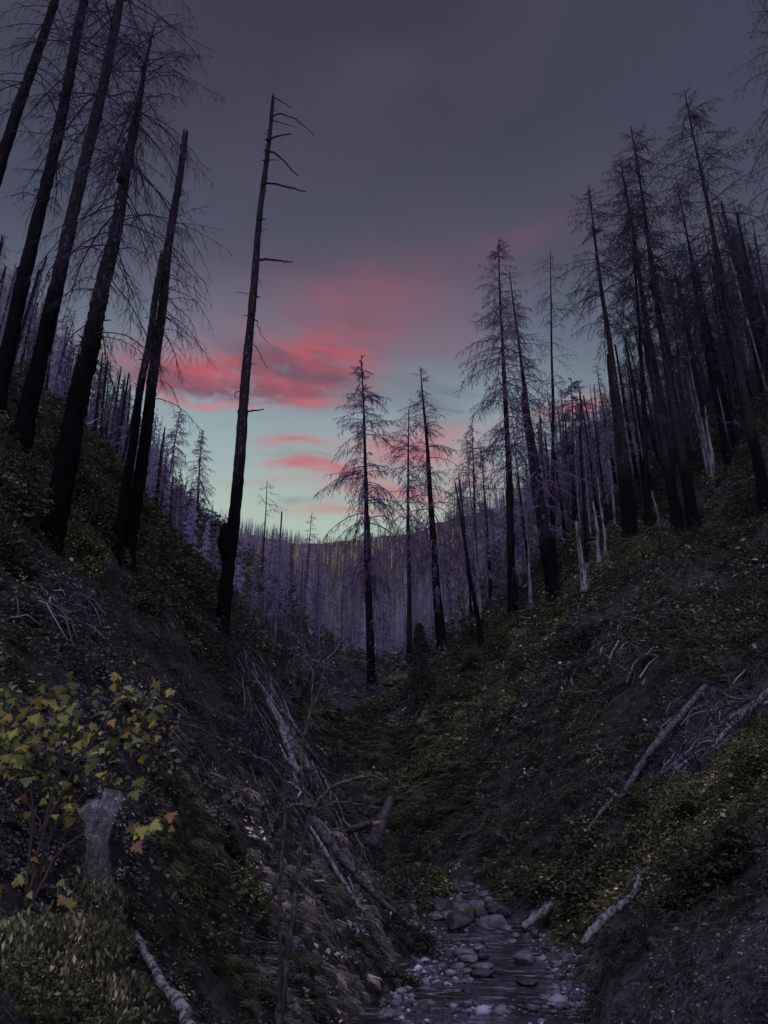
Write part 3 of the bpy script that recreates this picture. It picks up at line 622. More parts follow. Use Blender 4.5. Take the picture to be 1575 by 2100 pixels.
for k in range(14):
    rng = np.random.default_rng(200+k); hgt = 22.0; brk = k % 3 == 2
    e = thing('dead_tree', (0, 0, 0), '', 'dead tree')
    top = np.array([rng.normal(0, .5), rng.normal(0, .3), hgt])
    mb = MB(); ax, rad = trunk_tube(mb, np.array([0, 0, -1.5]), top, rng.uniform(.17, .29), .13 if brk else .03, K=14, S=8, rng=rng, broken=brk)
    tr = mb.build('trunk', 'bark_mid', e)
    mb = MB(); full = k % 3 != 2
    crown(mb, ax, rad, rng, n=int(rng.integers(55, 90)) if full else int(rng.integers(32, 44)), f0=rng.uniform(.15, .5), f1=.99, Lmax=rng.uniform(2.2, 3.4), ntw=10, n3=2, rb=.035, rt=.015, droop=rng.uniform(.6, .95), prof=rng.uniform(.4, .8))
    br = mb.build('branches', 'branch_stand', e)
    protos.append((e, tr, br))
rng = np.random.default_rng(77)
sp = spots(820, 30, 230, rng, 10, 27); sp = sp[np.argsort(sp[:, 1]/np.maximum(sp[:, 3], 8))]
ind = sp[:258]; rest = sp[258:]
used = set(); REC = []
for i, (x, y, z, h) in enumerate(ind):
    k = int(rng.integers(0, 14)); e, tr, br = protos[k]
    if k not in used: used.add(k); r = e
    else:
        r = e.copy(); COL.objects.link(r)
        for c in (tr, br):
            c2 = c.copy(); COL.objects.link(c2); c2.parent = r; c1 = c2 if c is tr else c1
    px, py, _ = proj(np.array([x, y, z])); tx, ty, _ = proj(np.array([x, y, z+h]))
    r.location = (float(x), float(y), float(z)-.1); s_ = h/22.0; r.scale = (s_*.9+.1, s_*.9+.1, s_)
    r.rotation_euler = (rng.normal(0, .035), rng.normal(0, .045), rng.uniform(0, 6.28))
    r['group'] = 'burnt conifers of the left slope' if px[0] < 600 else ('burnt conifers of the right slope' if px[0] > 900 else 'burnt conifers in the valley')
    kids = (tr, br) if r is e else (None, c2)
    if rng.random() < .07:
        b3 = tr if r is e else c1
        b3.material_slots[0].link = 'OBJECT'; b3.material_slots[0].material = M['bark_pale']
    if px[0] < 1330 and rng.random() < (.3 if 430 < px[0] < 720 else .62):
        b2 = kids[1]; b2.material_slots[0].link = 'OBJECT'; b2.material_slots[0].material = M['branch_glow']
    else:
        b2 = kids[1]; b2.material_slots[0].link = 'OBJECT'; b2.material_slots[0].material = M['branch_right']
    REC.append((r, float(px[0]+tx[0])/2, float(h), k % 3 == 2))
# say for each which marked tree it stands beside, on which side and how close
marks = [(60, 'the thick flaking-bark tree at left'), (172, 'the massive charred tree'), (315, 'the broken pair'), (505, 'the lone tall snag'), (752, 'the middle conifer'), (838, 'the slim snapped conifer'),
         (885, 'the leaning bent-tip conifer'), (1035, 'the tall feathery conifer'), (1105, 'the jagged black snag'), (1131, 'the thin bare pole'), (1178, 'the bushy round-topped conifer'), (1262, 'the stout burnt stub'),
         (1340, 'the crooked-topped right tree'), (1380, 'the hooked-tip right tree'), (1440, 'the thin fuzzy right tree'), (1505, 'the tallest right tree'), (1540, 'the slim right edge tree'), (1610, 'the tree cut by the right edge')]
ordn = ['nearest', 'second nearest', 'third nearest', 'fourth nearest', 'fifth nearest', 'sixth nearest', 'seventh nearest', 'eighth nearest', 'ninth nearest', 'tenth nearest', 'eleventh nearest', 'twelfth nearest', 'thirteenth nearest', 'fourteenth nearest', 'fifteenth nearest', 'sixteenth nearest', 'seventeenth nearest', 'eighteenth nearest', 'nineteenth nearest', 'twentieth nearest']
buckets = {}
for r, mx, h, sparse in REC:
    j = min(range(len(marks)), key=lambda q: abs(marks[q][0]-mx)); sd = 'left' if mx < marks[j][0] else 'right'
    buckets.setdefault((j, sd, 'sparse' if sparse else 'bushy', 'low' if h < 11 else ('middling' if h < 17 else 'tall')), []).append((abs(mx-marks[j][0]), r))
for (j, sd, look, size), lst in buckets.items():
    for q, (_, r) in enumerate(sorted(lst, key=lambda v: v[0])):
        r['label'] = f"{size} {look} burnt conifer {sd} of {marks[j][1]}, {ordn[min(q, 19)]}"
# beyond the single ones: a wood that reads as one mass
def simple_forest(sp, rng, nb, S, rtr, col_fn, width):
    mb = MB(); N = len(sp); b = sp[:, :3]; h = sp[:, 3]
    t = np.linspace(0, 1, 4); top = b+np.stack([rng.normal(0, .02, N)*h, 0*h, h], 1)
    Pt = b[:, None]-np.array([0, 0, 1.])+(top-b)[:, None]*t[None, :, None]
    col = col_fn(sp)
    V, F = tubes(Pt, rtr[:, None]*(1-.85*t[None]), S); mb.add(V, F, np.repeat(col, 4*S, 0))
    f = rng.uniform(.25, .98, (N, nb)); a = rng.uniform(0, 2*pi, (N, nb)); L = (width*(h/20)[:, None])*(1.05-f)*rng.uniform(.4, 1.2, (N, nb))
    o = b[:, None]+(top-b)[:, None]*f[..., None]; dx = np.stack([np.cos(a)*L, np.sin(a)*L, -.45*L*rng.uniform(.2, 1.5, (N, nb))], -1)
    wv = (rtr[:, None]*.22+.015)*np.ones((N, nb))
    mid = o+dx*.5+np.array([0, 0, .06])*L[..., None]
    Vv = np.stack([o+np.stack([0*wv, 0*wv, wv], -1), mid-np.stack([0*wv, 0*wv, wv], -1), o+dx, mid+np.stack([0*wv, 0*wv, wv], -1)], -2).reshape(-1, 3)
    n_ = N*nb; Fq = (np.arange(n_)*4)[:, None]+np.arange(4)[None]
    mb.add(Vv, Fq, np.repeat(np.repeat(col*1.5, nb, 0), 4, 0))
    # hanging twigs under the limbs
    n2 = nb; sel = mid+rng.normal(0, .12, mid.shape)*L[..., None]; dn = np.stack([rng.normal(0, .3, L.shape)*L, rng.normal(0, .3, L.shape)*L, -.55*L], -1)
    e_ = np.stack([wv*.7, 0*wv, 0*wv], -1)
    Vv = np.stack([sel-e_, sel+dn*.5-e_*.6, sel+dn, sel+e_], -2).reshape(-1, 3)
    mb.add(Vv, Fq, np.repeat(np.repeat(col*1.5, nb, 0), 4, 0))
    return mb
M['far_wood'] = mat('far dead wood', lambda o, x: attr(), .9, .1)
mb = simple_forest(rest, rng, 80, 5, rng.uniform(.12, .24, len(rest)), lambda s: np.array([[.05, .041, .078]])*rng.uniform(.15, 2.4, (len(s), 1))*np.where(proj(s[:, :3])[0] < 1330, 1.5, .5)[:, None], 3.2)  # brighter left part carries the painted sky halo too
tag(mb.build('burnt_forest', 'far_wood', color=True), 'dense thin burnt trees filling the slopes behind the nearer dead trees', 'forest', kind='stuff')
rng = np.random.default_rng(78)
far = spots(7500, 225, 1050, rng, 13, 24)
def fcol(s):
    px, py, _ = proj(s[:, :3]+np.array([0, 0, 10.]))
    c = np.array([[.135, .122, .165]])*np.clip(rng.lognormal(-.05, .5, (len(s), 1)), .2, 2.6)  # pale lavender carries the distance haze in the wood colour
    sunset_tint = np.exp(-((px-715)/95)**2-((py-1128)/26)**2)*.9+np.exp(-((px-860)/90)**2-((py-1100)/16)**2)*.5  # sunset light on the ridge top, painted into the tree colour
    k = (rng.random(len(s)) < sunset_tint)[:, None]
    return np.where(k, np.array([[.5, .42, .2]])*rng.uniform(.5, 1.3, (len(s), 1)), c)
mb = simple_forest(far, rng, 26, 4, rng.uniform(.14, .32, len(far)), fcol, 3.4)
tag(mb.build('distant_forest', 'far_wood', color=True), 'countless dead trees on the far hillside at the head of the valley, some painted sunlit', 'forest', kind='stuff')

# ------------------------------------------------------------------ leaf shapes
def diamond(w=.42, fold=.12):
    return np.array([[0, 0, 0], [-w/2, .5, fold], [0, 1, 0], [w/2, .5, fold]]), np.array([[0, 1, 2, 3]])
def clump_leaves(n, rng, spread=1.0, size=.3, up=.5, w=.5):
    TV, TF = diamond(w)
    u = rng.normal(0, 1, (n, 3)); u[:, 2] = np.abs(u[:, 2])*up; u = norm(u)*rng.uniform(.3, 1, (n, 1))*spread
    rot = frame(norm(rng.normal(0, .45, (n, 3))+np.array([0, 0, 1.])), rng)
    V, F, _ = scatter(TV, TF, u, rot, size*rng.uniform(.6, 1.3, n)); return V, F
def frame(z, rng, spin=None):
    n = len(z); a = rng.uniform(0, 2*pi, n) if spin is None else spin
    ref = np.stack([np.cos(a), np.sin(a), 0*a], 1); x = norm(np.cross(ref, z)); y = np.cross(z, x)
    return np.stack([x, y, z], -1)
def tuft(n, rng, L=1.0, w=.017, bend=.8):
    vs, fs = [], []
    for k in range(n):
        a = rng.normal(0, .55); l = L*rng.uniform(.5, 1.1); d = np.array([cos(a), sin(a), 0]); s = np.array([-sin(a), cos(a), 0])*w*rng.uniform(.6, 1.3); o = rng.normal(0, .08, 3)*[1, 1, 0]
        bb = bend*rng.uniform(.4, 1.3); p = [o, o+d*l*.25*bb+np.array([0, 0, l*.5]), o+d*l*.8*bb+np.array([0, 0, l*(.75-.35*bb)])]
        b = len(vs)*1; vs += [p[0]-s, p[0]+s, p[1]+s*.8, p[1]-s*.8, p[2]+s*.15, p[2]-s*.15]; fs += [[b, b+1, b+2, b+3], [b+3, b+2, b+4, b+5]]
    return np.array(vs), np.array(fs)
def fern(nf, rng):
    vs, fs = [], []
    for k in range(nf):
        a = 2*pi*k/nf+rng.uniform(-.3, .3); L = rng.uniform(.7, 1.1); d = np.array([cos(a), sin(a), 0]); sd = np.array([-sin(a), cos(a), 0])
        for j in range(9):
            s = .15+.85*j/9; p = d*L*s+np.array([0, 0, L*(.9*s-.95*s*s)]); ll = .24*L*(1.05-s)**.7
            for sg in (-1, 1):
                b = len(vs); q = p+sd*sg*ll+d*ll*.25-np.array([0, 0, ll*.25]); m = (p+q)/2; e = d*.035*L
                vs += [p, m-e, q, m+e]; fs.append([b, b+1, b+2, b+3])
    return np.array(vs), np.array(fs)
def twiglet(rng, n=3):
    vs, fs = MB(), None
    for k in range(n):
        a = rng.uniform(0, 2*pi); l = rng.uniform(.5, 1.2); d = np.array([cos(a), sin(a), rng.uniform(-.05, .45)]); o = rng.normal(0, .25, 3)*[1, 1, .3]
        q = np.array([o, o+d*l*.5+rng.normal(0, .07, 3), o+d*l+rng.normal(0, .12, 3)]); V, F = tubes(q[None], np.array([[.022, .017, .008]]), 3); vs.add(V, F)
    return np.concatenate(vs.v), np.concatenate(vs.q)
rng = np.random.default_rng(5)
T_leaf = [clump_leaves(11, rng, 1, .34, .7) for _ in range(5)]
T_bushy = [clump_leaves(16, rng, 1, .26, 1.1, .6) for _ in range(4)]
T_tuft = [tuft(20, rng) for _ in range(5)]
T_fern = [fern(7, rng) for _ in range(3)]
T_twig = [twiglet(rng, 4) for _ in range(5)]
def grad(x, y, e=.4):
    h = H(x, y); return (H(x+e, y)-h)/e, (H(x, y+e)-h)/e, h

# ------------------------------------------------------------------ ground cover of the two banks
DG, OL, YG, TAN, PUR, BRN = (np.array(c) for c in ((.032, .045, .027), (.068, .078, .040), (.135, .132, .062), (.24, .222, .212), (.088, .080, .102), (.056, .048, .048)))
patches = [  # photo px, py, radius in m, kind, colour a, colour b, density boost
    (700, 1990, 3.2, 'grass', TAN, TAN*.5), (620, 1850, 3, 'grass', TAN, PUR), (540, 1720, 3, 'grass', TAN*.7, BRN), (760, 1860, 2.5, 'grass', TAN, TAN*.4), (730, 2080, 2, 'grass', TAN, TAN),
    (430, 1640, 3, 'grass', TAN, OL), (400, 1780, 2, 'grass', BRN, OL), (600, 2060, 2, 'grass', TAN, BRN), (480, 1500, 4, 'twig', BRN, PUR), (330, 1420, 3, 'twig', PUR, BRN), (560, 1480, 4, 'twig', PUR, BRN),
    (60, 1330, 4, 'leaf', OL, PUR), (100, 1240, 3, 'leaf', PUR, OL), (300, 1290, 5, 'twig', PUR, OL), (150, 1080, 6, 'leaf', OL, DG), (350, 1180, 6, 'leaf', OL, DG),
    (1450, 2050, 3.5, 'twig', PUR, BRN), (1540, 1930, 3, 'twig', PUR, BRN), (1300, 2000, 2.5, 'twig', BRN, BRN), (1260, 1930, 2, 'grass', BRN, TAN), (1340, 1880, 2, 'twig', BRN, PUR),
    (1440, 1520, 4, 'twig', PUR, PUR), (1530, 1430, 5, 'twig', PUR, PUR), (1100, 1620, 6, 'twig', BRN, BRN), (1000, 1680, 4, 'twig', BRN, DG), (1180, 1540, 6, 'leaf', BRN, OL), (900, 1560, 4, 'leaf', YG, OL),
    (1020, 1470, 6, 'leaf', OL, YG), (1300, 1140, 9, 'leaf', OL, DG), (1240, 1180, 7, 'leaf', OL, YG), (1450, 1060, 9, 'leaf', DG, OL), (1150, 1380, 7, 'leaf', DG, PUR), (1350, 1250, 8, 'leaf', PUR, OL), (1500, 1300, 8, 'leaf', OL, DG),
    (1300, 1450, 6, 'twig', BRN, OL), (1400, 1650, 4, 'leaf', YG, OL), (1520, 1600, 4, 'leaf', YG, OL), (1420, 1780, 3, 'leaf', OL, DG), (820, 1480, 6, 'leaf', DG, OL), (760, 1560, 6, 'fern', DG, DG), (850, 1700, 5, 'fern', DG, DG),
    (700, 1640, 5, 'twig', BRN, PUR), (1170, 1750, 3, 'leaf', OL, DG), (1050, 1780, 3, 'leaf', OL, DG), (640, 1360, 14, 'twig', PUR, PUR), (560, 1330, 12, 'twig', PUR, PUR)]
pc, okk = hit([p[0] for p in patches], [p[1] for p in patches]); prad = np.array([p[2] for p in patches], float)
kinds = ['leaf', 'grass', 'fern', 'twig']; pk = np.array([kinds.index(p[3]) for p in patches]); pa = np.array([p[4] for p in patches]); pb = np.array([p[5] for p in patches])
def cover(n, y0, y1, rng, smul=1.0, only=None):
    s = rng.uniform(math.log(y0+12), math.log(y1+12), n); w = np.exp(s); t = rng.uniform(-.8, .8, n); x = t*w; y = w-12
    g0, g1, z = grad(x, y); px, py, f = proj(np.stack([x, y, z], 1))
    cx, cz_, hw = creek(y); d = np.abs(x-cx)
    ok = (px > -120) & (px < 1700) & (py < 2250) & (py > 700) & ((d > hw+.35) | (y > 34)) & (np.hypot(x, y) > 4.2)
    x, y, z, g0, g1 = (a[ok] for a in (x, y, z, g0, g1)); n = len(x)
    dist = np.hypot(x, y)
    W = np.exp(-((x[:, None]-pc[:, 0])**2+(y[:, None]-pc[:, 1])**2+(z[:, None]-pc[:, 2])**2)/prad**2)
    best = (W*rng.uniform(.5, 1.5, W.shape)).argmax(1); wb = W[np.arange(n), best]
    nz = fbm(x*.35+40, y*.35, 3); kind = np.where(wb > .12, pk[best], np.where(nz > -.2, 0, np.where(nz > -.32, 3, 2)))
    kind = np.where(rng.random(n) < .34, rng.choice(4, n, p=[.66, .12, .12, .10]), kind)
    ca = np.where(wb[:, None] > .12, pa[best], np.where((nz > 0)[:, None], OL, BRN)); cb = np.where(wb[:, None] > .12, pb[best], np.where((nz > .2)[:, None], DG, PUR))
    k = np.clip(fbm(x*.8, y*.8+7, 2)*1.2+.5+rng.normal(0, .25, n), 0, 1)[:, None]
    col = (ca*(1-k)+cb*k)*np.exp(rng.normal(-.22, .5, (n, 1)))
    gk = (kind == 2)[:, None]; col = np.where(gk, (DG*1.5*(1-k)+OL*k)*np.exp(rng.normal(-.1, .3, (n, 1))), col)
    bri = (rng.random(n) < .075) & (kind != 1); col[bri] = col[bri]*2.3+.03
    # thinner where the noise says so, so that the bare soil shows
    bwt = np.zeros(n)
    for p_, r_0 in bare: bwt = np.maximum(bwt, np.exp(-((x-p_[0])**2+(y-p_[1])**2+(z-p_[2])**2)/r_0**2))
    keepp = (rng.random(n) > bwt*.72) & ((fbm(x*.5+9, y*.5, 3) > -.42) | (rng.random(n) < .3))
    nv = norm(np.stack([-g0, -g1, np.ones(n)], 1)); down = norm(np.stack([-g0, -g1, -(g0**2+g1**2)], 1)+1e-6)
    size = (.060+.0105*dist)*np.exp(rng.normal(0, .3, n))*smul
    mb = MB()
    for kk, T in enumerate((T_leaf+T_bushy, T_tuft, T_fern, T_twig)):
        for j, (TV, TF) in enumerate(T):
            m = keepp & (kind == kk) & (rng.integers(0, len(T), n) == j)
            if not m.any(): continue
            c = int(m.sum())
            if kk == 1: ax = norm(nv[m]*.5+down[m]*.75+rng.normal(0, .25, (c, 3))); sz = size[m]*1.5
            elif kk == 3: ax = norm(nv[m]+rng.normal(0, .3, (c, 3))); sz = size[m]*1.25
            else: ax = norm(nv[m]*.5+np.array([0, 0, .6])+rng.normal(0, .2, (c, 3))); sz = size[m]*(1.6 if kk == 2 else 1.0)
            rot_ = frame(ax, rng)
            if kk == 1:
                dx_ = norm(down[m]+rng.normal(0, .3, (c, 3))); yy_ = norm(np.cross(ax, dx_)); xx_ = np.cross(yy_, ax); rot_ = np.stack([xx_, yy_, ax], -1)
            V, F, C = scatter(TV, TF, np.stack([x, y, z], 1)[m]+nv[m]*(size[m][:, None]*.05), rot_, sz, col[m])
            C = C*np.exp(rng.normal(0, .16, (len(C)//len(TV)*1, 1))).repeat(len(TV), 0)
            tn = np.linspace(.65, 1.3, len(TV)); rng.shuffle(tn)
            if kk == 0: tn = np.repeat(rng.uniform(.55, 1.6, len(TV)//4), 4)
            mb.add(V, F, C*np.tile(tn, c)[:, None])
    return mb
rng = np.random.default_rng(6)
mb = cover(85000, 3.5, 22, rng, .9)
tag(mb.build('undergrowth', 'leaf', color=True, smooth=False), 'low tangle of grass, ferns and small leaves covering the nearer banks', 'undergrowth', kind='stuff')
mb = cover(100000, 20, 75, rng, .95)
tag(mb.build('undergrowth', 'leaf', color=True, smooth=False), 'dense low brush and dead twigs covering both slopes farther up the ravine', 'undergrowth', kind='stuff')
mb = cover(14000, 70, 260, rng, 1.5)
tag(mb.build('undergrowth', 'leaf', color=True, smooth=False), 'sparse brush on the upper slopes among the burnt trees', 'undergrowth', kind='stuff')

rng = np.random.default_rng(44); mb = MB()
for (cx_, cy_, wx_, wy_, n_, L_) in ((610, 1500, 55, 110, 190, 1.5), (560, 1400, 60, 60, 90, 1.5), (1480, 1500, 90, 60, 100, 1.4), (1400, 1600, 50, 50, 80, 1.1), (620, 1620, 60, 60, 90, 1.1),
                                    (640, 1330, 60, 60, 120, 3), (860, 1430, 60, 40, 50, 1.6), (1300, 1330, 120, 60, 80, 1.4), (120, 1260, 80, 60, 30, .6), (700, 1750, 50, 60, 50, 1.0)):
    G = hit(rng.normal(cx_, wx_*.6, n_), rng.normal(cy_, wy_*.6, n_))[0]; a = rng.uniform(0, 2*pi, n_); L = L_*rng.uniform(.3, 1.2, n_)
    d = np.stack([np.cos(a), np.sin(a), 0*a], 1); e0 = G-d*L[:, None]/2; e1 = G+d*L[:, None]/2
    e0[:, 2] = H(e0[:, 0], e0[:, 1])+rng.uniform(0, .35, n_); e1[:, 2] = H(e1[:, 0], e1[:, 1])+rng.uniform(0, .35, n_); md = (e0+e1)/2+rng.normal(0, .06, (n_, 3))*L[:, None]+[0, 0, .1]
    rr = (.006+.0008*G[:, 1])*rng.uniform(.5, 1.6, n_); V, F = tubes(np.stack([e0, (e0+md)/2+rng.normal(0, .03, (n_, 3)), md, e1], 1), rr[:, None]*np.array([1, .9, .75, .35])[None], 4)
    mb.add(V, F, np.repeat(np.array([[.15, .135, .175]])*np.exp(rng.normal(-.4, .7, (n_, 1))), 16, 0))
tag(mb.build('deadfall', 'litter', color=True), 'tangled pale dead sticks fallen in the gully and on the banks', 'deadfall', kind='stuff')

# ------------------------------------------------------------------ bushes
def bush(label, px, py, r, cols, seed, d=None, leaf=.07, n=2200, hz=.8, name='bush', cat='bush', lift=.45, drop=0, w=.5, group=None, squash=1.0, wmul=1.0, free=False):
    rng = np.random.default_rng(seed); p = ground_at(px, py, d); rm = r*p[1]/FPX*1.02; zc = P(px, py, d)[2]-p[2] if free else 0.0
    g0, g1, _ = grad(p[:1], p[1:2]); 
    t = thing(name, p, label, cat, group)
    nb = 13; c = rng.normal(0, 1, (nb, 3)); c = norm(c)*rng.uniform(.25, .8, (nb, 1))*rm; c[:, 0] *= wmul; c[:, 2] = np.abs(c[:, 2])*hz+rm*lift*rng.uniform(.2, 1, nb)
    c[:, 2] += np.clip(g0[0]*c[:, 0]+g1[0]*c[:, 1], -rm, rm)*.8
    c[:, 2] += zc
    br = rng.uniform(.28, .5, nb)*rm; bi = rng.integers(0, nb, n)
    u = norm(rng.normal(0, 1, (n, 3))); pos = c[bi]+u*(br[bi]*rng.uniform(.55, 1.08, n)**.6)[:, None]*np.array([1, 1, .8*squash])
    ax = norm(u*.5+np.array([0, 0, .7])+rng.normal(0, .45, (n, 3))); TV, TF = diamond(w)
    if drop: ax = norm(u*.9+rng.normal(0, .3, (n, 3)))
    rot = frame(ax, rng)
    if drop:   # leaves hang down: their long axis points to the ground
        yd = norm(np.array([0, 0, -1.])+rng.normal(0, .38, (n, 3))); xd = norm(np.cross(yd, ax)); rot = np.stack([xd, yd, np.cross(xd, yd)], -1)
    tone = rng.uniform(.4, 1.35, nb)[bi]*np.exp(rng.normal(-.1, .5, n)); tone[rng.random(n) < .06] *= 2.4; ci = rng.random(n)[:, None]
    ci = np.clip(ci+rng.normal(0, .25, nb)[bi][:, None], 0, 1)
    col = (np.array(cols[0])*(1-ci)+np.array(cols[1])*ci)*tone[:, None]
    V, F, C = scatter(TV, TF, pos, rot, leaf*rng.uniform(.55, 1.35, n), col)
    mb = MB(); mb.add(V, F, C); mb.build('foliage', 'leaf', t, smooth=False, color=True)
    mb = MB()
    for k in range(nb):
        q = np.array([[rng.normal(0, .08)*rm, rng.normal(0, .08)*rm, -.15], c[k]*.5+rng.normal(0, .06, 3)*rm, c[k], c[k]+norm(rng.normal(0, 1, 3)+[0, 0, 1])*br[k]])
        pipe(mb, q, [.012+.006*rm, .011+.004*rm, .009, .004], 5, 10, .05)
    mb.build('stems', 'stem', t)
    return t
G1 = (.038, .055, .030); G2 = (.080, .094, .046); G3 = (.150, .150, .072); G4 = (.020, .030, .024); G5 = (.03, .044, .038); BR = (.065, .048, .04)
bush('olive leafy thicket at the foot of the left edge trees', 45, 1060, 95, (G1, G2), 301, leaf=.10, n=3600)
bush('dark green bush behind the charred tree on the left bank', 168, 1010, 70, (G1, G4), 302, d=18.5, leaf=.09, n=2600)
bush('mid green bush between the charred tree and the broken pair', 205, 1085, 70, (G2, G1), 303, leaf=.10, n=3000)
bush('bright leafy bush right below the charred trunk', 175, 1150, 62, (G2, G3), 304, leaf=.09, n=2600)
bush('round green bush at the foot of the broken pair', 330, 1165, 62, (G2, G1), 305, leaf=.10, n=2600)
bush('dark bush left of the foot of the lone snag', 400, 1235, 55, (G4, G2), 306, leaf=.09, n=2200)
bush('brownish green bush on the bank under the broken pair', 290, 1235, 62, (G2, BR), 307, leaf=.09, n=2400)
bush('small yellowish sprig with pale leaves beside the broken pair', 252, 1150, 24, (G3, (.2, .2, .09)), 308, leaf=.10, n=260)
bush('dark bush at the left edge below the charred tree', 20, 1170, 60, (G4, G1), 309, leaf=.09, n=2000)
bush('grey-leaved low bush at the left edge', 50, 1270, 48, (PUR*1.2, G2), 310, leaf=.07, n=1500, hz=.5)
bush('large black-green bush alone on the right slope', 1190, 1345, 58, ((.012, .02, .014), (.02, .03, .018)), 311, leaf=.16, n=3200)
bush('olive bush on the right slope crest beside the peeled snag', 1275, 1200, 55, (G2, G1), 312, leaf=.15, n=2600)
bush('small bright olive bush on the crest right of the feathery conifer', 1045, 1298, 34, (G3, G2), 313, leaf=.15, n=1200)
bush('green bush just below the small olive one on the crest', 1015, 1340, 36, (G1, G2), 314, leaf=.15, n=1400)
bush('yellow-olive bush halfway down the right slope', 1040, 1480, 58, (G3, G2), 315, leaf=.13, n=2600, hz=.5)
bush('ochre bush on the right slope over the hidden gully', 885, 1590, 50, ((.14, .12, .045), G2), 316, leaf=.13, n=2400, hz=.6)
bush('dense green bush with yellowing leaves at the right edge', 1530, 1630, 85, (G2, G3), 317, leaf=.085, n=4200)
bush('yellow-flecked bush left of the dense one at the right edge', 1400, 1680, 78, (G2, G3), 318, leaf=.085, n=3600)
bush('dark green bush below the right edge bushes', 1500, 1790, 70, (G1, G4), 319, leaf=.09, n=2800)
bush('leafy green bush above the bleached log', 1300, 1760, 48, (G1, G2), 320, leaf=.09, n=2000)
bush('broad-leaved bush at the right water edge', 1195, 1880, 55, (G1, G2), 321, leaf=.16, n=1300)
bush('smaller broad-leaved bush upstream of the one at the right water edge', 1120, 1835, 40, (G2, G1), 322, leaf=.15, n=1100)
bush('light olive bush over the rocks at the head of the creek', 895, 1835, 42, (G3, G2), 323, leaf=.15, n=1500)
bush('dark green bush overhanging the left creek bank', 858, 1965, 46, (G5, G4), 324, leaf=.08, n=2600)
bush('low green bush at the left water edge, nearest to the camera', 828, 2035, 34, (G5, G1), 325, leaf=.07, n=1500)
bush('bluish dark bush in the gully behind the creek head', 850, 1730, 55, (G5, G4), 326, leaf=.13, n=2600)
bush('yellow-green bush on the grassy left bank', 505, 1860, 55, (G3, G2), 327, leaf=.07, n=2200)
bush('small dark bush on the left bank above the yellow-green one', 470, 1740, 30, (G1, G4), 328, leaf=.06, n=1200)
bush('rusty brown bush on the near right bank', 1400, 1850, 60, (BR, G1), 329, leaf=.07, n=2400)
bush('deep green bush in the gully on the right', 760, 1500, 42, (G4, G1), 330, leaf=.16, n=1800)
bush('olive green bush right of the young conifer', 975, 1370, 42, (G1, G2), 331, leaf=.16, n=1600)
bush('green bush high on the right slope under the tallest tree', 1520, 1060, 60, (G1, G4), 332, leaf=.16, n=2400)
bush('brushy green bush in the middle of the right slope', 1330, 1560, 50, (G1, BR), 333, leaf=.11, n=1800, hz=.5)
bush('tall shrub with hanging pale leaves in the lower left corner', 120, 2010, 150, (G2, (.24, .23, .13)), 334, d=5.4, leaf=.045, n=5200, drop=1, w=.42, lift=.1, wmul=1.1, free=True)
bush('yellow speckled shrub at the very bottom left', 130, 2130, 120, (G3, G2), 335, d=4.8, leaf=.03, n=4200, w=.6, lift=.1, free=True)
bush('sparse pale-leaved shrub top under the silk web', 205, 1860, 70, (G2, (.24, .22, .15)), 336, d=6.2, leaf=.045, n=700, drop=1, w=.42, lift=.1, free=True)
bush('tallest green clump between the bleached log and the right edge bushes', 1330, 1650, 52, (G2, G1), 340, leaf=.09, n=2200)
bush('wide olive brush patch on the crest beneath the big right hand trees', 1330, 1150, 60, (G2, G3), 341, leaf=.14, n=2800, hz=.5)
bush('olive brush low on the right slope facing the young conifer', 930, 1440, 50, (G2, G1), 342, leaf=.15, n=2200, hz=.6)
bush('mossy green clump in the centre of the right slope', 1180, 1450, 55, (G1, G2), 343, leaf=.12, n=2400, hz=.5)
bush('grey-green brush at the right edge below the tallest tree', 1540, 1240, 60, (G2, G1), 344, leaf=.13, n=2400, hz=.5)
bush('green clump hanging over the bank upstream of the bleached log', 1245, 1800, 40, (G1, G2), 345, leaf=.11, n=1600)
bush('pale yellowish fern-like bush right of the silk web', 395, 1650, 32, (G3, (.2, .19, .12)), 346, leaf=.045, n=1300, drop=1)
bush('dark rounded bush on the left shoulder beside the flaking-bark tree foot', 110, 985, 52, (G1, G4), 347, d=19, leaf=.09, n=2400)
bush('low leafy bush at the far left edge above the olive thicket', 8, 965, 50, (G1, G2), 348, d=18, leaf=.09, n=2200)
# young conifer
p = ground_at(862, 1400, 62); rng = np.random.default_rng(400)
t = thing('young_conifer', p, 'young live evergreen conifer standing dark among the dead trees', 'conifer')
mb = MB(); ax, rad = trunk_tube(mb, np.array([0, 0, -.3]), np.array([.1, 0, 6.6]), .12, .02, K=10, S=6, rng=rng); mb.build('trunk', 'stem', t)
n = 5200; f = rng.random(n)**.8; a = rng.uniform(0, 2*pi, n); nl = np.floor(f*13)/13; rr = (1.45*(1-f)**.55*(.55+.45*np.sin(f*13*2*pi+a*2)**2)+.1)*rng.uniform(.3, 1, n)**.5
pos = np.stack([np.cos(a)*rr, np.sin(a)*rr, f*6.7-rr*.25], 1); TV, TF = diamond(.35)
V, F, C = scatter(TV, TF, pos, frame(norm(np.stack([np.cos(a)*.5, np.sin(a)*.5, .7+0*a], 1)+rng.normal(0, .3, (n, 3))), rng), .2*rng.uniform(.5, 1.3, n), np.array([[.014, .026, .016]])*np.exp(rng.normal(0, .4, (n, 1))))
mb = MB(); mb.add(V, F, C); mb.build('foliage', 'leaf', t, smooth=False, color=True)

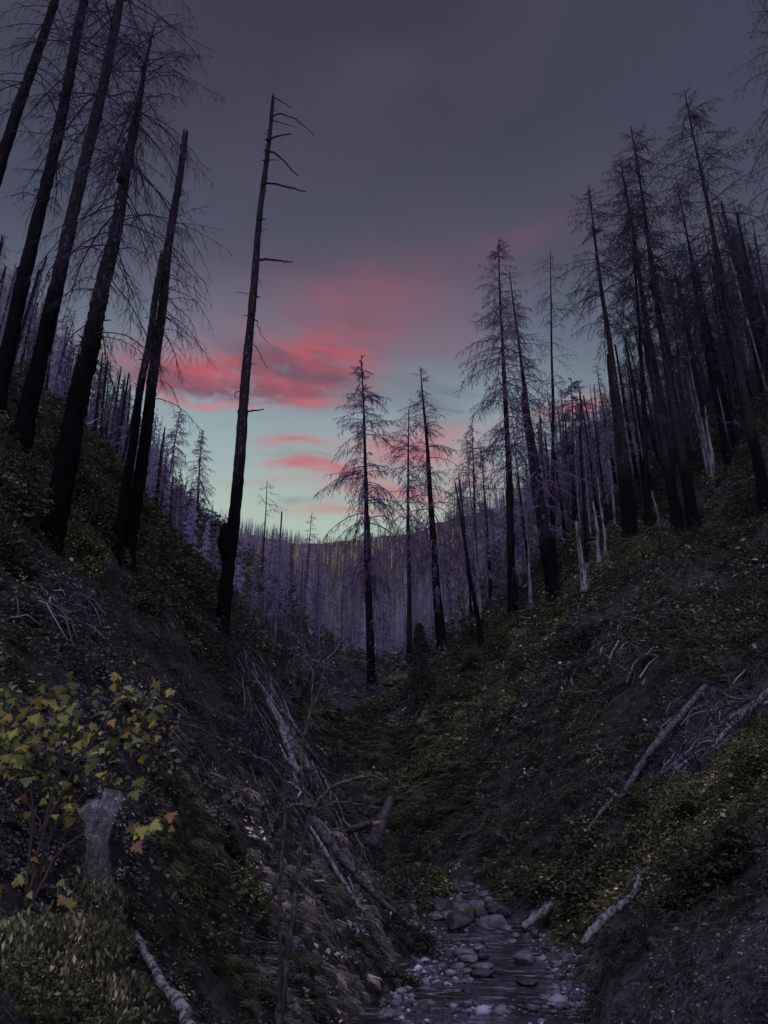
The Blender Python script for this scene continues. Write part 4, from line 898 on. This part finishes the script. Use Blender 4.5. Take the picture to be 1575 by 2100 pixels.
# ------------------------------------------------------------------ maple with lobed autumn leaves
def maple_leaf():
    ang = [-90, -62, -40, -18, 2, 14, 28, 42, 54, 66, 78, 90]; rad_ = [.12, .42, .30, .78, .62, .95, .50, .52, .86, .60, .95, 1.12]
    a = [radians(v) for v in ang]; pts = [(r*cos(x), r*sin(x)) for x, r in zip(a, rad_)]
    pts = pts+[(-x, y) for x, y in pts[-2:0:-1]]
    v = [(0, 0, 0)]+[(x, y, -.12*(x*x+y*y)+.04*math.sin(7*x)) for x, y in pts]; n = len(pts)
    return np.array(v), np.array([[0, i+1, (i+1) % n+1] for i in range(n)])
MV, MF = maple_leaf()
rng = np.random.default_rng(500)
o = ground_at(60, 1800, 7.0)
t = thing('maple', o, 'young maple with large lobed leaves turning yellow and orange at the left edge', 'maple')
D0 = 7.6
stems = [[(60, 1830), (90, 1700), (160, 1560), (240, 1440), (240, 1385)], [(60, 1830), (110, 1690), (210, 1590), (300, 1540), (335, 1520)], [(60, 1830), (70, 1680), (60, 1560), (30, 1480), (-60, 1430)],
         [(60, 1830), (120, 1740), (230, 1680), (300, 1650), (345, 1640)], [(90, 1700), (120, 1580), (130, 1480), (110, 1420)], [(160, 1560), (200, 1510), (280, 1480)], [(60, 1560), (20, 1540), (-40, 1530)], [(90, 1700), (40, 1620), (10, 1600), (-30, 1590)], [(120, 1580), (60, 1500), (20, 1470)], [(240, 1440), (270, 1430), (285, 1450)]]
mb = MB(); tips = []
for k, s in enumerate(stems):
    dd = D0+rng.uniform(-.6, .6); q = [P(x, y, 7.0+(dd-7.0)*min(1, i/2))-o for i, (x, y) in enumerate(s)]
    if k < 4: q[0] = np.array([0, 0, -.1])
    Q = pipe(mb, q, np.linspace(.018 if k < 4 else .01, .004, len(q)), 6, 22, .05, .006); tips.append(Q[5:])
mb.build('stems', 'stem', t)
tips = np.concatenate(tips); n = 640; cl = tips[rng.integers(0, len(tips), 60)]+rng.normal(0, 1, (60, 3))*np.array([.25, .25, .10])
pos = cl[rng.integers(0, 60, n)]+rng.normal(0, 1, (n, 3))*np.array([.12, .12, .055])
extra = [(240, 1385), (195, 1440), (250, 1430), (130, 1470), (70, 1470), (60, 1530), (40, 1540), (110, 1555), (185, 1570), (250, 1500), (285, 1600), (275, 1625), (315, 1690), (290, 1700), (350, 1670), (235, 1560), (165, 1680), (160, 1460), (215, 1460), (300, 1510), (20, 1470), (120, 1410)]
big = np.array([P(x, y, D0+rng.uniform(-.5, .3))-o for x, y in extra]); pos = np.concatenate([big, pos]); n = len(pos)
wz_ = pos+o; px, py, _ = proj(wz_); ok_ = (px < 370) & ~((px > 155) & (px < 255) & (py > 1612)); pos = pos[ok_]; n = len(pos)
ax = norm(np.stack([rng.normal(0, .6, n), -.45+rng.normal(0, .5, n), .8+rng.normal(0, .35, n)], 1)); yd = norm(np.stack([rng.normal(0, .6, n), -.2+rng.normal(0, .3, n), -.8+rng.normal(0, .35, n)], 1))
xd = norm(np.cross(yd, ax)); rot = np.stack([xd, yd, np.cross(xd, yd)], -1)
pal = np.array([(.30, .26, .06), (.30, .17, .06), (.15, .18, .055), (.24, .26, .08), (.24, .13, .075), (.07, .09, .038)]); ci = rng.choice(6, n, p=[.19, .05, .27, .25, .05, .19])
V, F, C = scatter(MV, MF, pos, rot, np.concatenate([np.full(min(22, n), .082), rng.choice([.03, .042, .058, .08], max(0, n-22), p=[.32, .34, .24, .10])*rng.uniform(.8, 1.2, max(0, n-22))]), pal[ci]*np.exp(rng.normal(-.1, .4, (n, 1))))
mb = MB(); mb.add(V, F, C); mb.build('foliage', 'leaf', t, smooth=False, color=True)

# the silk tent hung between the shrub tops
o = P(205, 1830, 6.6); rng = np.random.default_rng(501)
t_ = np.linspace(0, 1, 30); a = np.linspace(0, 2*pi, 28, endpoint=False)
cxp = np.interp(t_, [0, .25, .5, 1], [207, 205, 200, 198]); cyp = np.interp(t_, [0, .25, .5, 1], [1634, 1672, 1722, 1830]); wpx_ = np.interp(t_, [0, .04, .12, .3, .55, .8, 1], [4, 34, 38, 27, 20, 26, 34])
V = []
for k in range(30):
    c = P(cxp[k], cyp[k], 6.6)-o; r = wpx_[k]*6.6/FPX*(1+.20*np.cos(a*4+.6+t_[k]*2)*(1 if k < 14 else .4)+.06*rng.normal(0, 1, 28))
    V.append(np.stack([c[0]+r*np.cos(a), c[1]+r*.7*np.sin(a), c[2]+.022*np.cos(a*3)+.012*rng.normal(0, 1, 28)+(.05*np.cos(a-.6) if k < 4 else 0)], 1))
V = np.array(V); i = np.arange(29*28); r_ = i//28; c_ = i % 28
mb = MB(); mb.add(V, np.stack([r_*28+c_, r_*28+(c_+1) % 28, (r_+1)*28+(c_+1) % 28, (r_+1)*28+c_], 1))
w_ = mb.build('web_tent', 'web'); w_.location = o; tag(w_, 'pale translucent silk web tent funnelling down over the shrub on the left', 'web')

# ------------------------------------------------------------------ logs and fallen wood
def log(label, pts, wpx, m='log', seed=0, lift=.12, d=None, name='fallen_log', cat='log', twigs=0, S=12, K=None, group=None, wob=.012, ds=None, straight=False):
    rng = np.random.default_rng(900+seed)
    if ds is not None: Q = np.array([P(x, y, dd) for (x, y), dd in zip(pts, ds)])
    elif d is not None: Q = np.array([P(x, y, d) for x, y in pts])
    else: Q = hit([p[0] for p in pts], [p[1] for p in pts], lift=lift)[0]
    if straight:     # a rigid log: its ends lie on the ground, the middle bridges the dips
        dd = Q[:, 1]; n_ = len(pts); e0, e1 = dd[0], dd[-1]; u = np.linspace(0, 1, n_); lin = 1/((1-u)/e0+u/e1); k_ = min(1.0, float((dd/lin).min())); Q = np.array([P(x, y, l*(k_*.99)) for (x, y), l in zip(pts, lin)])
    w = np.broadcast_to(np.asarray(wpx, float), (len(pts),)) if np.ndim(wpx) == 0 else np.asarray(wpx, float)
    rad = w/2*Q[:, 1]/FPX*1.04; o = Q[0].copy()
    mb = MB(); Qs = pipe(mb, Q-o+np.array([0, 0, .3])*rad[:, None], rad, S, K or max(12, len(pts)*5), .035, wob)
    for k in range(twigs):
        i = rng.integers(2, len(Qs)-1); dd = norm(rng.normal(0, 1, 3)+[0, -.3, .5]); l = rng.uniform(4, 18)*rad.mean()
        pipe(mb, [Qs[i], Qs[i]+dd*l*.5+rng.normal(0, .06, 3)*l, Qs[i]+dd*l+rng.normal(0, .15, 3)*l], [rad.mean()*.3, rad.mean()*.2, rad.mean()*.08], 5, 8, .05)
    ob = mb.build(name, m); ob.location = o; return tag(ob, label, cat, group)
log('long dark straight log sloping down the right bank', [(1447, 1408), (1400, 1465), (1350, 1520), (1305, 1585), (1268, 1642)], [9, 13, 13.5, 12, 8], 'log_mid', 1, lift=.2, twigs=6, straight=True, wob=.015)
log('pale broken lower piece in line with the long dark log', [(1257, 1638), (1232, 1668), (1203, 1708)], [6, 8, 6], 'log_mid', 2, straight=True, wob=.015)
log('forked driftwood snag lying at the end of the long dark log', [(1225, 1618), (1236, 1625), (1250, 1620), (1262, 1632), (1280, 1640)], [3, 7, 9, 8, 5], 'log', 3, name='driftwood', cat='driftwood', twigs=2)
log('pale log half buried in brush at the right edge', [(1600, 1400), (1545, 1450), (1500, 1490), (1460, 1535)], [12, 13, 11, 6], 'log', 4, lift=.3, twigs=9, wob=.015)
log('bleached curved log on the right bank reaching down to the water', [(1195, 1936), (1215, 1912), (1243, 1882), (1272, 1862), (1297, 1838), (1308, 1812), (1313, 1790), (1300, 1776)], [10, 15, 15, 12, 9, 6, 5, 3], 'log', 5, lift=.25, twigs=5, S=14, straight=True)
log('thin arched twig rising from the bleached curved log', [(1290, 1850), (1265, 1848), (1243, 1852), (1230, 1868)], [3, 3, 2, 1.5], 'log', 6, name='dead_branch', cat='branch', d=None)
log('split pale log end lying at the right water edge', [(1132, 1858), (1105, 1880), (1072, 1906)], [14, 17, 12], 'log', 7, straight=True)
log('second dark splinter beside the split pale log end', [(1122, 1850), (1095, 1868), (1062, 1892)], [5, 6, 4], 'log_dark', 8)
log('big pale log leaning in the gully, top end at the left', [(548, 1432), (570, 1480), (600, 1530), (632, 1582)], [8, 19, 21, 17], 'log', 9, lift=.45, d=None, twigs=3, straight=True)
log('thinner pale log lying along the big one in the gully', [(552, 1432), (590, 1478), (618, 1515), (648, 1560)], [8, 9, 9, 6], 'log', 10, lift=.5, straight=True)
log('short pale splinter log above the dead sapling', [(590, 1560), (612, 1582), (622, 1600)], [8, 12, 6], 'log', 11, lift=.4, straight=True)
log('long slender mossy log running down the left bank to the creek', [(625, 1650), (650, 1700), (700, 1762), (745, 1812), (785, 1853), (812, 1875)], [12, 18, 16, 14, 11, 7], 'log_mid', 12, lift=.35, straight=True)
log('pale forked tip of the long mossy log over the creek stones', [(812, 1873), (828, 1888), (846, 1903)], [6, 5, 3], 'log', 13, lift=.3)
log('thin whitish pole beside the long mossy log', [(634, 1690), (652, 1720), (672, 1757), (705, 1812), (732, 1850), (746, 1872)], [4, 6, 8, 7, 5, 3], 'log', 14, lift=.35, twigs=1, straight=True)
log('third pale log lying steeply left of the big one in the gully', [(560, 1460), (585, 1520), (606, 1575)], [7, 12, 9], 'log', 41, lift=.35, straight=True)
log('slim pale log crossing the lower end of the gully logs', [(598, 1510), (640, 1545), (668, 1590)], [6, 8, 5], 'log', 42, lift=.4, straight=True)
log('fine white stick below the whitish pole', [(748, 1878), (768, 1900), (780, 1912)], [3, 3, 1.5], 'log', 15, name='dead_branch', cat='branch')
log('mottled pale log in the lower left, knot at its bend', [(278, 1915), (300, 1960), (325, 2010), (352, 2048), (368, 2062), (385, 2100), (410, 2150)], [9, 13, 15, 17, 25, 18, 16], 'log_stain', 16, ds=[8.6, 8.2, 7.8, 7.5, 7.4, 7.1, 6.8], S=18, K=34, wob=.006)
log('purplish stump leaning in the dark hollow at the ravine bottom', [(802, 1640), (785, 1685), (760, 1745)], [14, 22, 26], 'log_dark', 17, ds=[30, 29.6, 29], name='stump', cat='stump', S=14)
sl = log('dark broken log jutting from the sapling, fresh orange wood at its end', [(690, 1716), (725, 1702), (768, 1690)], [10, 13, 11], 'log_dark', 18, ds=[21.5, 21, 20.6], twigs=2)
mb = MB(); q0 = P(768, 1690, 20.6)-P(690, 1716, 21.5); q1 = P(781, 1685, 20.5)-P(690, 1716, 21.5); pipe(mb, [q0, (q0+q1)/2, q1], [.062, .05, .012], 9, 8, .25); mb.build('broken_tip', 'tip', sl)
log('crooked white branch on the right slope', [(1188, 1366), (1173, 1385), (1172, 1402), (1184, 1420), (1192, 1438), (1190, 1455)], [4, 5, 6, 5, 4, 2], 'log', 19, name='dead_branch', cat='branch', twigs=2)
log('short level pale stick beside the long dark log', [(1374, 1450), (1400, 1450), (1428, 1454)], [3, 4, 3], 'log', 20, name='dead_branch', cat='branch')
log('pale stick pointing right from the top of the long dark log', [(1455, 1412), (1485, 1424), (1510, 1436), (1540, 1432)], [4, 4, 4, 2], 'log', 21, name='dead_branch', cat='branch', twigs=3)
log('dark fat log near the crest of the right slope', [(1085, 1302), (1112, 1298), (1138, 1294)], [9, 10, 9], 'log_dark', 22)
log('long low dark log buried in brush beneath the peeled snag', [(1240, 1275), (1290, 1262), (1330, 1250), (1370, 1225)], [12, 13, 12, 8], 'log_dark', 23)
log('twisted white driftwood piece on the right slope over the gully', [(892, 1448), (912, 1451), (922, 1458), (926, 1450)], [4, 6, 4, 3], 'log', 24, name='driftwood', cat='driftwood', twigs=2)
log('thin wavy pale stick uphill left of the twisted driftwood', [(790, 1455), (815, 1444), (845, 1438)], [2.5, 3, 2], 'log', 25, name='dead_branch', cat='branch')
log('short white log beside the head of the creek', [(1022, 1810), (1040, 1809), (1062, 1811)], [3, 5, 4], 'log', 26)
log('thin pale stick on the slope below the twisted driftwood', [(945, 1483), (960, 1475), (972, 1468)], [3, 4, 2], 'log', 27, name='dead_branch', cat='branch')
log('dark sagging log across the gully bushes', [(800, 1545), (820, 1545), (838, 1538)], [4, 6, 4], 'log_dark', 28, twigs=1)
log('pale arched branch above the bleached curved log', [(1232, 1716), (1262, 1722), (1285, 1730), (1305, 1745)], [2, 3, 3.5, 3], 'log', 29, name='dead_branch', cat='branch')
log('white short stick high on the left bank under the broken pair', [(205, 1232), (214, 1242), (221, 1249)], [3, 4, 3], 'log_mid', 30)
log('forked grey branch at the left edge of the bank', [(0, 1165), (40, 1172), (68, 1200), (85, 1225), (95, 1270)], [3, 4, 4, 3, 2], 'log_mid', 31, name='dead_branch', cat='branch', twigs=4)
log('small white hooked branch on the right slope above the black-green bush level', [(1320, 1322), (1328, 1312), (1340, 1310)], [3, 4, 3], 'log', 32, name='dead_branch', cat='branch')
log('thin level whitish stick right of the crooked white branch', [(1302, 1343), (1325, 1343), (1346, 1343)], [2, 3, 2], 'log', 33, name='dead_branch', cat='branch')
log('pale leaning stick on the near right bank', [(1495, 1916), (1500, 1895), (1506, 1878)], [3, 3, 2], 'log', 34, name='dead_branch', cat='branch')

# ------------------------------------------------------------------ bare crooked sapling in the foreground
o = P(570, 2130, 9.6); o[2] = float(H(o[0], o[1]))
t = thing('bare_sapling', o, 'bare crooked mossy sapling with arching limbs standing over the ravine', 'dead tree')
rng = np.random.default_rng(601)
def limb(name, pts, w, d0, d1, m='log_moss', tw=10, sub=.5):
    ds = np.linspace(d0, d1, len(pts)); Q = [P(x, y, d)-o for (x, y), d in zip(pts, ds)]
    mb = MB(); r = np.array(w)/2*d0/FPX; Qs = pipe(mb, Q, r if len(r) == len(Q) else np.linspace(r[0], r[-1], len(Q)), 8, len(Q)*5, .07, .007)
    for k in range(tw):
        i = rng.integers(3, len(Qs)); dd = norm(rng.normal(0, 1, 3)+(norm(Qs[min(i, len(Qs)-1)]-Qs[i-2]))*.8); l = rng.uniform(.08, .45)*sub*2
        a = Qs[min(i, len(Qs)-1)]; b_ = a+dd*l*.5+rng.normal(0, .12, 3)*l; c_ = a+dd*l+rng.normal(0, .22, 3)*l+np.array([0, 0, -.15])*l
        pipe(mb, [a, b_, c_], [.006, .0045, .002], 4, 8, .05)
    mb.build(name, m, t)
limb('trunk', [(570, 2110), (580, 2030), (588, 1960), (602, 1880), (608, 1800), (622, 1720), (637, 1670), (622, 1620), (617, 1570), (622, 1510), (640, 1450), (642, 1390), (632, 1340)], [17, 15, 12, 10, 9, 8, 11, 9, 8, 6, 5, 4, 2], 9.6, 10.4, 'sapling', 16)
limb('limb', [(573, 2080), (574, 1950), (572, 1850), (578, 1750), (586, 1660), (580, 1600), (560, 1570), (500, 1538), (470, 1522), (400, 1490), (340, 1477), (288, 1476)], [9, 8, 7, 8, 9, 7, 5, 5, 4, 3.5, 3, 2], 9.6, 9.2, 'sapling', 12)
limb('limb', [(637, 1670), (655, 1640), (680, 1612), (715, 1600), (750, 1592), (775, 1594), (790, 1604)], [9, 8, 7, 6, 5.5, 4.5, 3], 10.1, 9.7, 'log_moss', 8)
limb('limb', [(620, 1580), (650, 1575), (690, 1590), (720, 1608), (745, 1640), (757, 1660), (760, 1690)], [6, 5, 5, 4, 3.5, 3, 2], 10.2, 10.8, 'sapling', 10)
limb('limb', [(637, 1665), (665, 1655), (700, 1642), (735, 1648), (780, 1660)], [5, 4, 4, 3, 1.5], 10.1, 10.6, 'log_moss', 9)
limb('limb', [(608, 1805), (625, 1820), (650, 1845), (668, 1870), (690, 1920), (700, 1960)], [6, 5, 4, 3, 2, 1.5], 9.8, 9.5, 'log_moss', 6)
limb('limb', [(608, 1803), (595, 1805), (575, 1806)], [6, 4, 3], 9.8, 9.7, 'sapling', 1)
limb('limb', [(618, 1560), (600, 1500), (575, 1450), (545, 1390), (520, 1350)], [5, 4, 3, 2.5, 1.5], 10.3, 10.9, 'sapling', 12)
limb('limb', [(637, 1655), (610, 1650), (590, 1655), (586, 1662)], [7, 7, 6, 5], 10.0, 9.5, 'log_moss', 3)
limb('limb', [(640, 1450), (660, 1400), (668, 1350), (664, 1300)], [4, 3, 2.5, 1.5], 10.4, 10.8, 'sapling', 8)
limb('limb', [(618, 1600), (560, 1640), (520, 1600), (490, 1590)], [4, 3, 2, 1.5], 10.2, 10.6, 'sapling', 9)
# thin bare brush stems round it and on the left bank
for k, (x, y, l, lab) in enumerate([(530, 1560, 150, 'bare forked brush stem left of the crooked sapling'), (690, 1560, 130, 'bare twiggy brush right behind the crooked sapling'), (450, 1330, 150, 'bare dark brush by the foot of the lone snag'), (600, 1420, 170, 'tall bare brush in the shadowy gully'),
                                (1440, 1560, 120, 'bare grey brush tangle on the right slope beside the pale log'), (1530, 1500, 150, 'bare brush tangle at the right edge over the pale log'), (1330, 1920, 90, 'grey leafless brush on the near right bank'), (760, 1780, 110, 'bare dark brush over the hollow beside the stump')]):
    rng = np.random.default_rng(700+k); p = ground_at(x, y+30); u = p[1]/FPX; t = thing('bare_brush', p, lab, 'brush')
    mb = MB()
    for j in range(16):
        a = rng.uniform(0, 6.28); L = l*u*rng.uniform(.4, 1); d = norm(np.array([cos(a)*.7, sin(a)*.5, rng.uniform(.3, 1)])); pts = [np.zeros(3), d*L*.4+rng.normal(0, .05, 3)*L, d*L*.8+rng.normal(0, .08, 3)*L, d*L+rng.normal(0, .12, 3)*L+[0, 0, -.1*L]]
        Q = pipe(mb, pts, np.array([1.6, 1.2, .8, .4])*u, 4, 10, .05)
        for i in range(7):
            b = Q[rng.integers(2, 10)]; e = norm(rng.normal(0, 1, 3)+d)*L*rng.uniform(.1, .35); pipe(mb, [b, b+e*.5+rng.normal(0, .02, 3)*L, b+e], np.array([.8, .6, .3])*u, 3, 5, .05)
    mb.build('stems', 'branch_dark' if k not in (4, 5, 6) else 'branch_near', t)

# ------------------------------------------------------------------ rocks and gravel
import bmesh
bm = bmesh.new(); bmesh.ops.create_icosphere(bm, subdivisions=4, radius=1); ICO = np.array([v.co[:] for v in bm.verts]); ICF = np.array([[v.index for v in f.verts] for f in bm.faces]); bm.free()
bm = bmesh.new(); bmesh.ops.create_icosphere(bm, subdivisions=1, radius=1); ICO1 = np.array([v.co[:] for v in bm.verts]); ICF1 = np.array([[v.index for v in f.verts] for f in bm.faces]); bm.free()
def rock_shape(rng, V=ICO, flat=.6):
    v = V.copy(); v = v+fbm(v[:, 0]*1.1+rng.uniform(0, 50), v[:, 1]*1.1+v[:, 2]*.9, 2)[:, None]*v*.25
    for k in range(14):   # worn facets
        nrm = norm(rng.normal(0, 1, 3)); dcut = rng.uniform(.5, .9); dd = v @ nrm; v = v-np.clip(dd-dcut, 0, None)[:, None]*nrm*.85
    q = rng.uniform(0, 50); v = v*(1+.10*fbm(v[:, 0]*1.7+q, v[:, 1]*1.7+v[:, 2]*1.3, 3))[:, None]
    return v*np.array([1, rng.uniform(.7, 1), flat])
rocks = [  # px, py of the centre, width px, height ratio, material, label
    (837, 1866, 28, .55, 'stone', 'pale wedge-shaped rock at the left end of the boulder row'), (846, 1856, 18, .8, 'stone', 'small pale rock behind the wedge-shaped one'),
    (909, 1880, 36, .85, 'stone_dark', 'big rounded dark boulder, tallest of the boulder row'), (921, 1894, 26, .7, 'stone', 'grey cobble in front of the tallest dark boulder'),
    (951, 1895, 42, .75, 'stone_moss', 'large boulder with a mossy crown in the middle of the row'), (978, 1887, 38, .7, 'stone', 'smooth grey boulder leaning on the mossy-crowned one'),
    (1008, 1876, 24, .6, 'stone_dark', 'dark low rock behind the right end of the row'), (1026, 1890, 38, .6, 'stone_dark', 'dark angular boulder at the right end of the row'),
    (945, 1915, 48, .55, 'stone_dark', 'wide dark boulder with undercut foot at the edge of the pool'), (1006, 1909, 54, .28, 'stone', 'broad flat slab lying in the shallow water'),
    (899, 1893, 24, .5, 'stone', 'flat grey rock left in front of the tallest dark boulder'), (1077, 1977, 46, .5, 'stone', 'lone rounded boulder standing in the stream'),
    (951, 1970, 36, .5, 'stone', 'largest pale cobble on the gravel bar'), (925, 1969, 22, .6, 'stone', None), (980, 1956, 22, .6, 'stone', 'round cobble at the top corner of the gravel bar'), (991, 1978, 20, .7, 'stone_dark', None),
    (960, 1986, 34, .45, 'stone', None), (942, 1993, 28, .5, 'stone', None), (991, 2005, 44, .4, 'stone', 'long pale cobble at the water side of the gravel bar'), (960, 2008, 22, .5, 'stone', None),
    (982, 2019, 50, .25, 'stone_dark', 'flat wet slab at the foot of the gravel bar'), (1058, 1929, 14, .6, 'stone', None), (1099, 1929, 18, .9, 'stone_dark', 'small upright dark rock under the right bank'),
    (973, 1873, 22, .6, 'stone_dark', None), (953, 1871, 16, .6, 'stone', None), (994, 1842, 16, .6, 'stone', None), (1005, 1853, 18, .6, 'stone', None), (940, 1852, 16, .6, 'stone', None),
    (1085, 2030, 44, .22, 'stone_dark', 'dark slab just breaking the surface below the lone boulder'), (1050, 1945, 16, .5, 'stone', None), (865, 1872, 16, .6, 'stone', None), (880, 1882, 16, .6, 'stone', None),
    (1040, 1912, 18, .5, 'stone', None), (905, 1985, 20, .5, 'stone', None), (880, 2000, 18, .5, 'stone', None), (960, 2052, 26, .3, 'stone_dark', None), (1120, 2060, 24, .4, 'stone', None), (930, 2075, 30, .3, 'stone_dark', None),
    (1010, 2080, 26, .3, 'stone', None), (1140, 1990, 16, .5, 'stone', None), (970, 1848, 14, .6, 'stone_dark', None), (985, 1862, 14, .6, 'stone', None), (925, 1862, 14, .6, 'stone', None), (1015, 1865, 14, .6, 'stone', None),
    (880, 1862, 14, .6, 'stone', None), (980, 1828, 12, .6, 'stone', None), (955, 1838, 12, .6, 'stone_dark', None), (965, 1822, 12, .6, 'stone', None)]
NAMED, PLAIN = [], []
for k, (x, y, w, hr, m, lab) in enumerate(rocks):
    rng = np.random.default_rng(800+k); p = hit(x, y, lift=.05)[0][0]
    cx, cz_, hw = creek(np.array([p[1]])); r = w/2*p[1]/FPX*(1.3 if y < 1935 else 1.12); p[2] = max(p[2]-.08, float(cz_[0])) if abs(p[0]-cx[0]) < hw[0]+1 else p[2]-.08
    mb = MB(); mb.add(rock_shape(rng, flat=max(.38, hr*1.05))*r, ICF); ob = mb.build('boulder' if lab else 'river_stone', m); ob.location = p+np.array([0, 0, r*hr*.62]); ob.rotation_euler = (0, 0, 0)
    if lab: tag(ob, lab, 'boulder'); NAMED.append((x, y, lab))
    else: tag(ob, 'x', 'stone', 'stones of the creek bed'); PLAIN.append((x, y, w, ob))
short = {'flat wet slab at the foot of the gravel bar': 'the flat wet slab'}
bk = {}
for x, y, w, ob in PLAIN:
    j = min(range(len(NAMED)), key=lambda q: (NAMED[q][0]-x)**2+(NAMED[q][1]-y)**2)
    bk.setdefault(j, []).append(((NAMED[j][0]-x)**2+(NAMED[j][1]-y)**2, ob))
for j, l in bk.items():
    for q, (_, ob) in enumerate(sorted(l, key=lambda v: v[0])): ob['label'] = f"{ordn[q]} small grey stone to the " + ' '.join(NAMED[j][2].split()[:7])
rng = np.random.default_rng(850); pts = []
def area(n, x0, x1, y0, y1, sl=0.0, jx=None):
    y = rng.uniform(y0, y1, n); x = rng.uniform(x0, x1, n)+(y-y0)*sl; return np.stack([x, y], 1)
A = np.concatenate([area(900, 850, 1000, 1950, 2035, -.25), area(900, 1075, 1190, 1925, 1990, .1), area(1300, 1125, 1200, 1955, 2090), area(700, 830, 1010, 1818, 1900), area(500, 780, 850, 2040, 2110), area(350, 850, 1200, 2070, 2120), area(120, 890, 960, 1915, 1945, 0)])
G = hit(A[:, 0], A[:, 1])[0]; cx, cz_, hw = creek(G[:, 1]); inn = np.abs(G[:, 0]-cx) < hw+.4
G[:, 2] = np.where(inn, np.maximum(G[:, 2], cz_-.02+rng.uniform(-.04, .06, len(G))), G[:, 2])
n = len(G); mb = MB()
for j in range(6):
    m = rng.integers(0, 6, n) == j; v = rock_shape(np.random.default_rng(j), ICO1, .55); c = int(m.sum())
    V, F, C = scatter(v, ICF1, G[m], rand_rot(c, .25, rng), rng.lognormal(-3.2, .6, c), np.array([[.16, .145, .205]])*np.exp(rng.normal(-.5, .75, (c, 1)))); mb.add(V, F, C)
pb = np.concatenate([np.stack([rng.normal(p_[0], r_0*.7, 420), rng.normal(p_[1], r_0*.7, 420)], 1) for p_, r_0 in bare[:5]]); G2_ = np.stack([pb[:, 0], pb[:, 1], H(pb[:, 0], pb[:, 1])], 1); G2_ = G2_[np.hypot(G2_[:, 0], G2_[:, 1]) > 4]
c = len(G2_); V, F, C = scatter(rock_shape(np.random.default_rng(99), ICO1, .6), ICF1, G2_, rand_rot(c, .4, rng), rng.lognormal(-4.2, .5, c), np.array([[.17, .16, .20]])*np.exp(rng.normal(-.2, .5, (c, 1)))); mb.add(V, F, C)
tag(mb.build('gravel', 'gravel', color=True, smooth=False), 'loose grey gravel and pebbles along and in the creek', 'gravel', kind='stuff')

# ------------------------------------------------------------------ the violet evening air between the slopes
bm = bmesh.new(); bmesh.ops.create_cube(bm, size=1)
me = bpy.data.meshes.new('haze'); bm.to_mesh(me); bm.free(); hz = bpy.data.objects.new('haze', me); COL.objects.link(hz)
zlo, zhi = float(gz.min())-3, float(gz.max())+25
hz.scale = (2900, 1500, zhi-zlo); hz.location = (0, 700, (zhi+zlo)/2); hz['kind'] = 'stuff'; hz['label'] = 'thin violet evening haze filling the valley'; hz['category'] = 'haze'
m = bpy.data.materials.new('haze'); m.use_nodes = True; nt = m.node_tree
for n_ in list(nt.nodes): nt.nodes.remove(n_)
o_ = nt.nodes.new('ShaderNodeOutputMaterial'); v_ = nt.nodes.new('ShaderNodeVolumePrincipled'); v_.inputs['Color'].default_value = (.78, .70, .95, 1); v_.inputs['Density'].default_value = .0001
nt.links.new(v_.outputs[0], o_.inputs['Volume']); me.materials.append(m)

for o_ in bpy.data.objects:
    if o_.parent is None and 'label' in o_ and len(o_['label'].split()) > 16: print('LONG', o_.name, o_['label'])
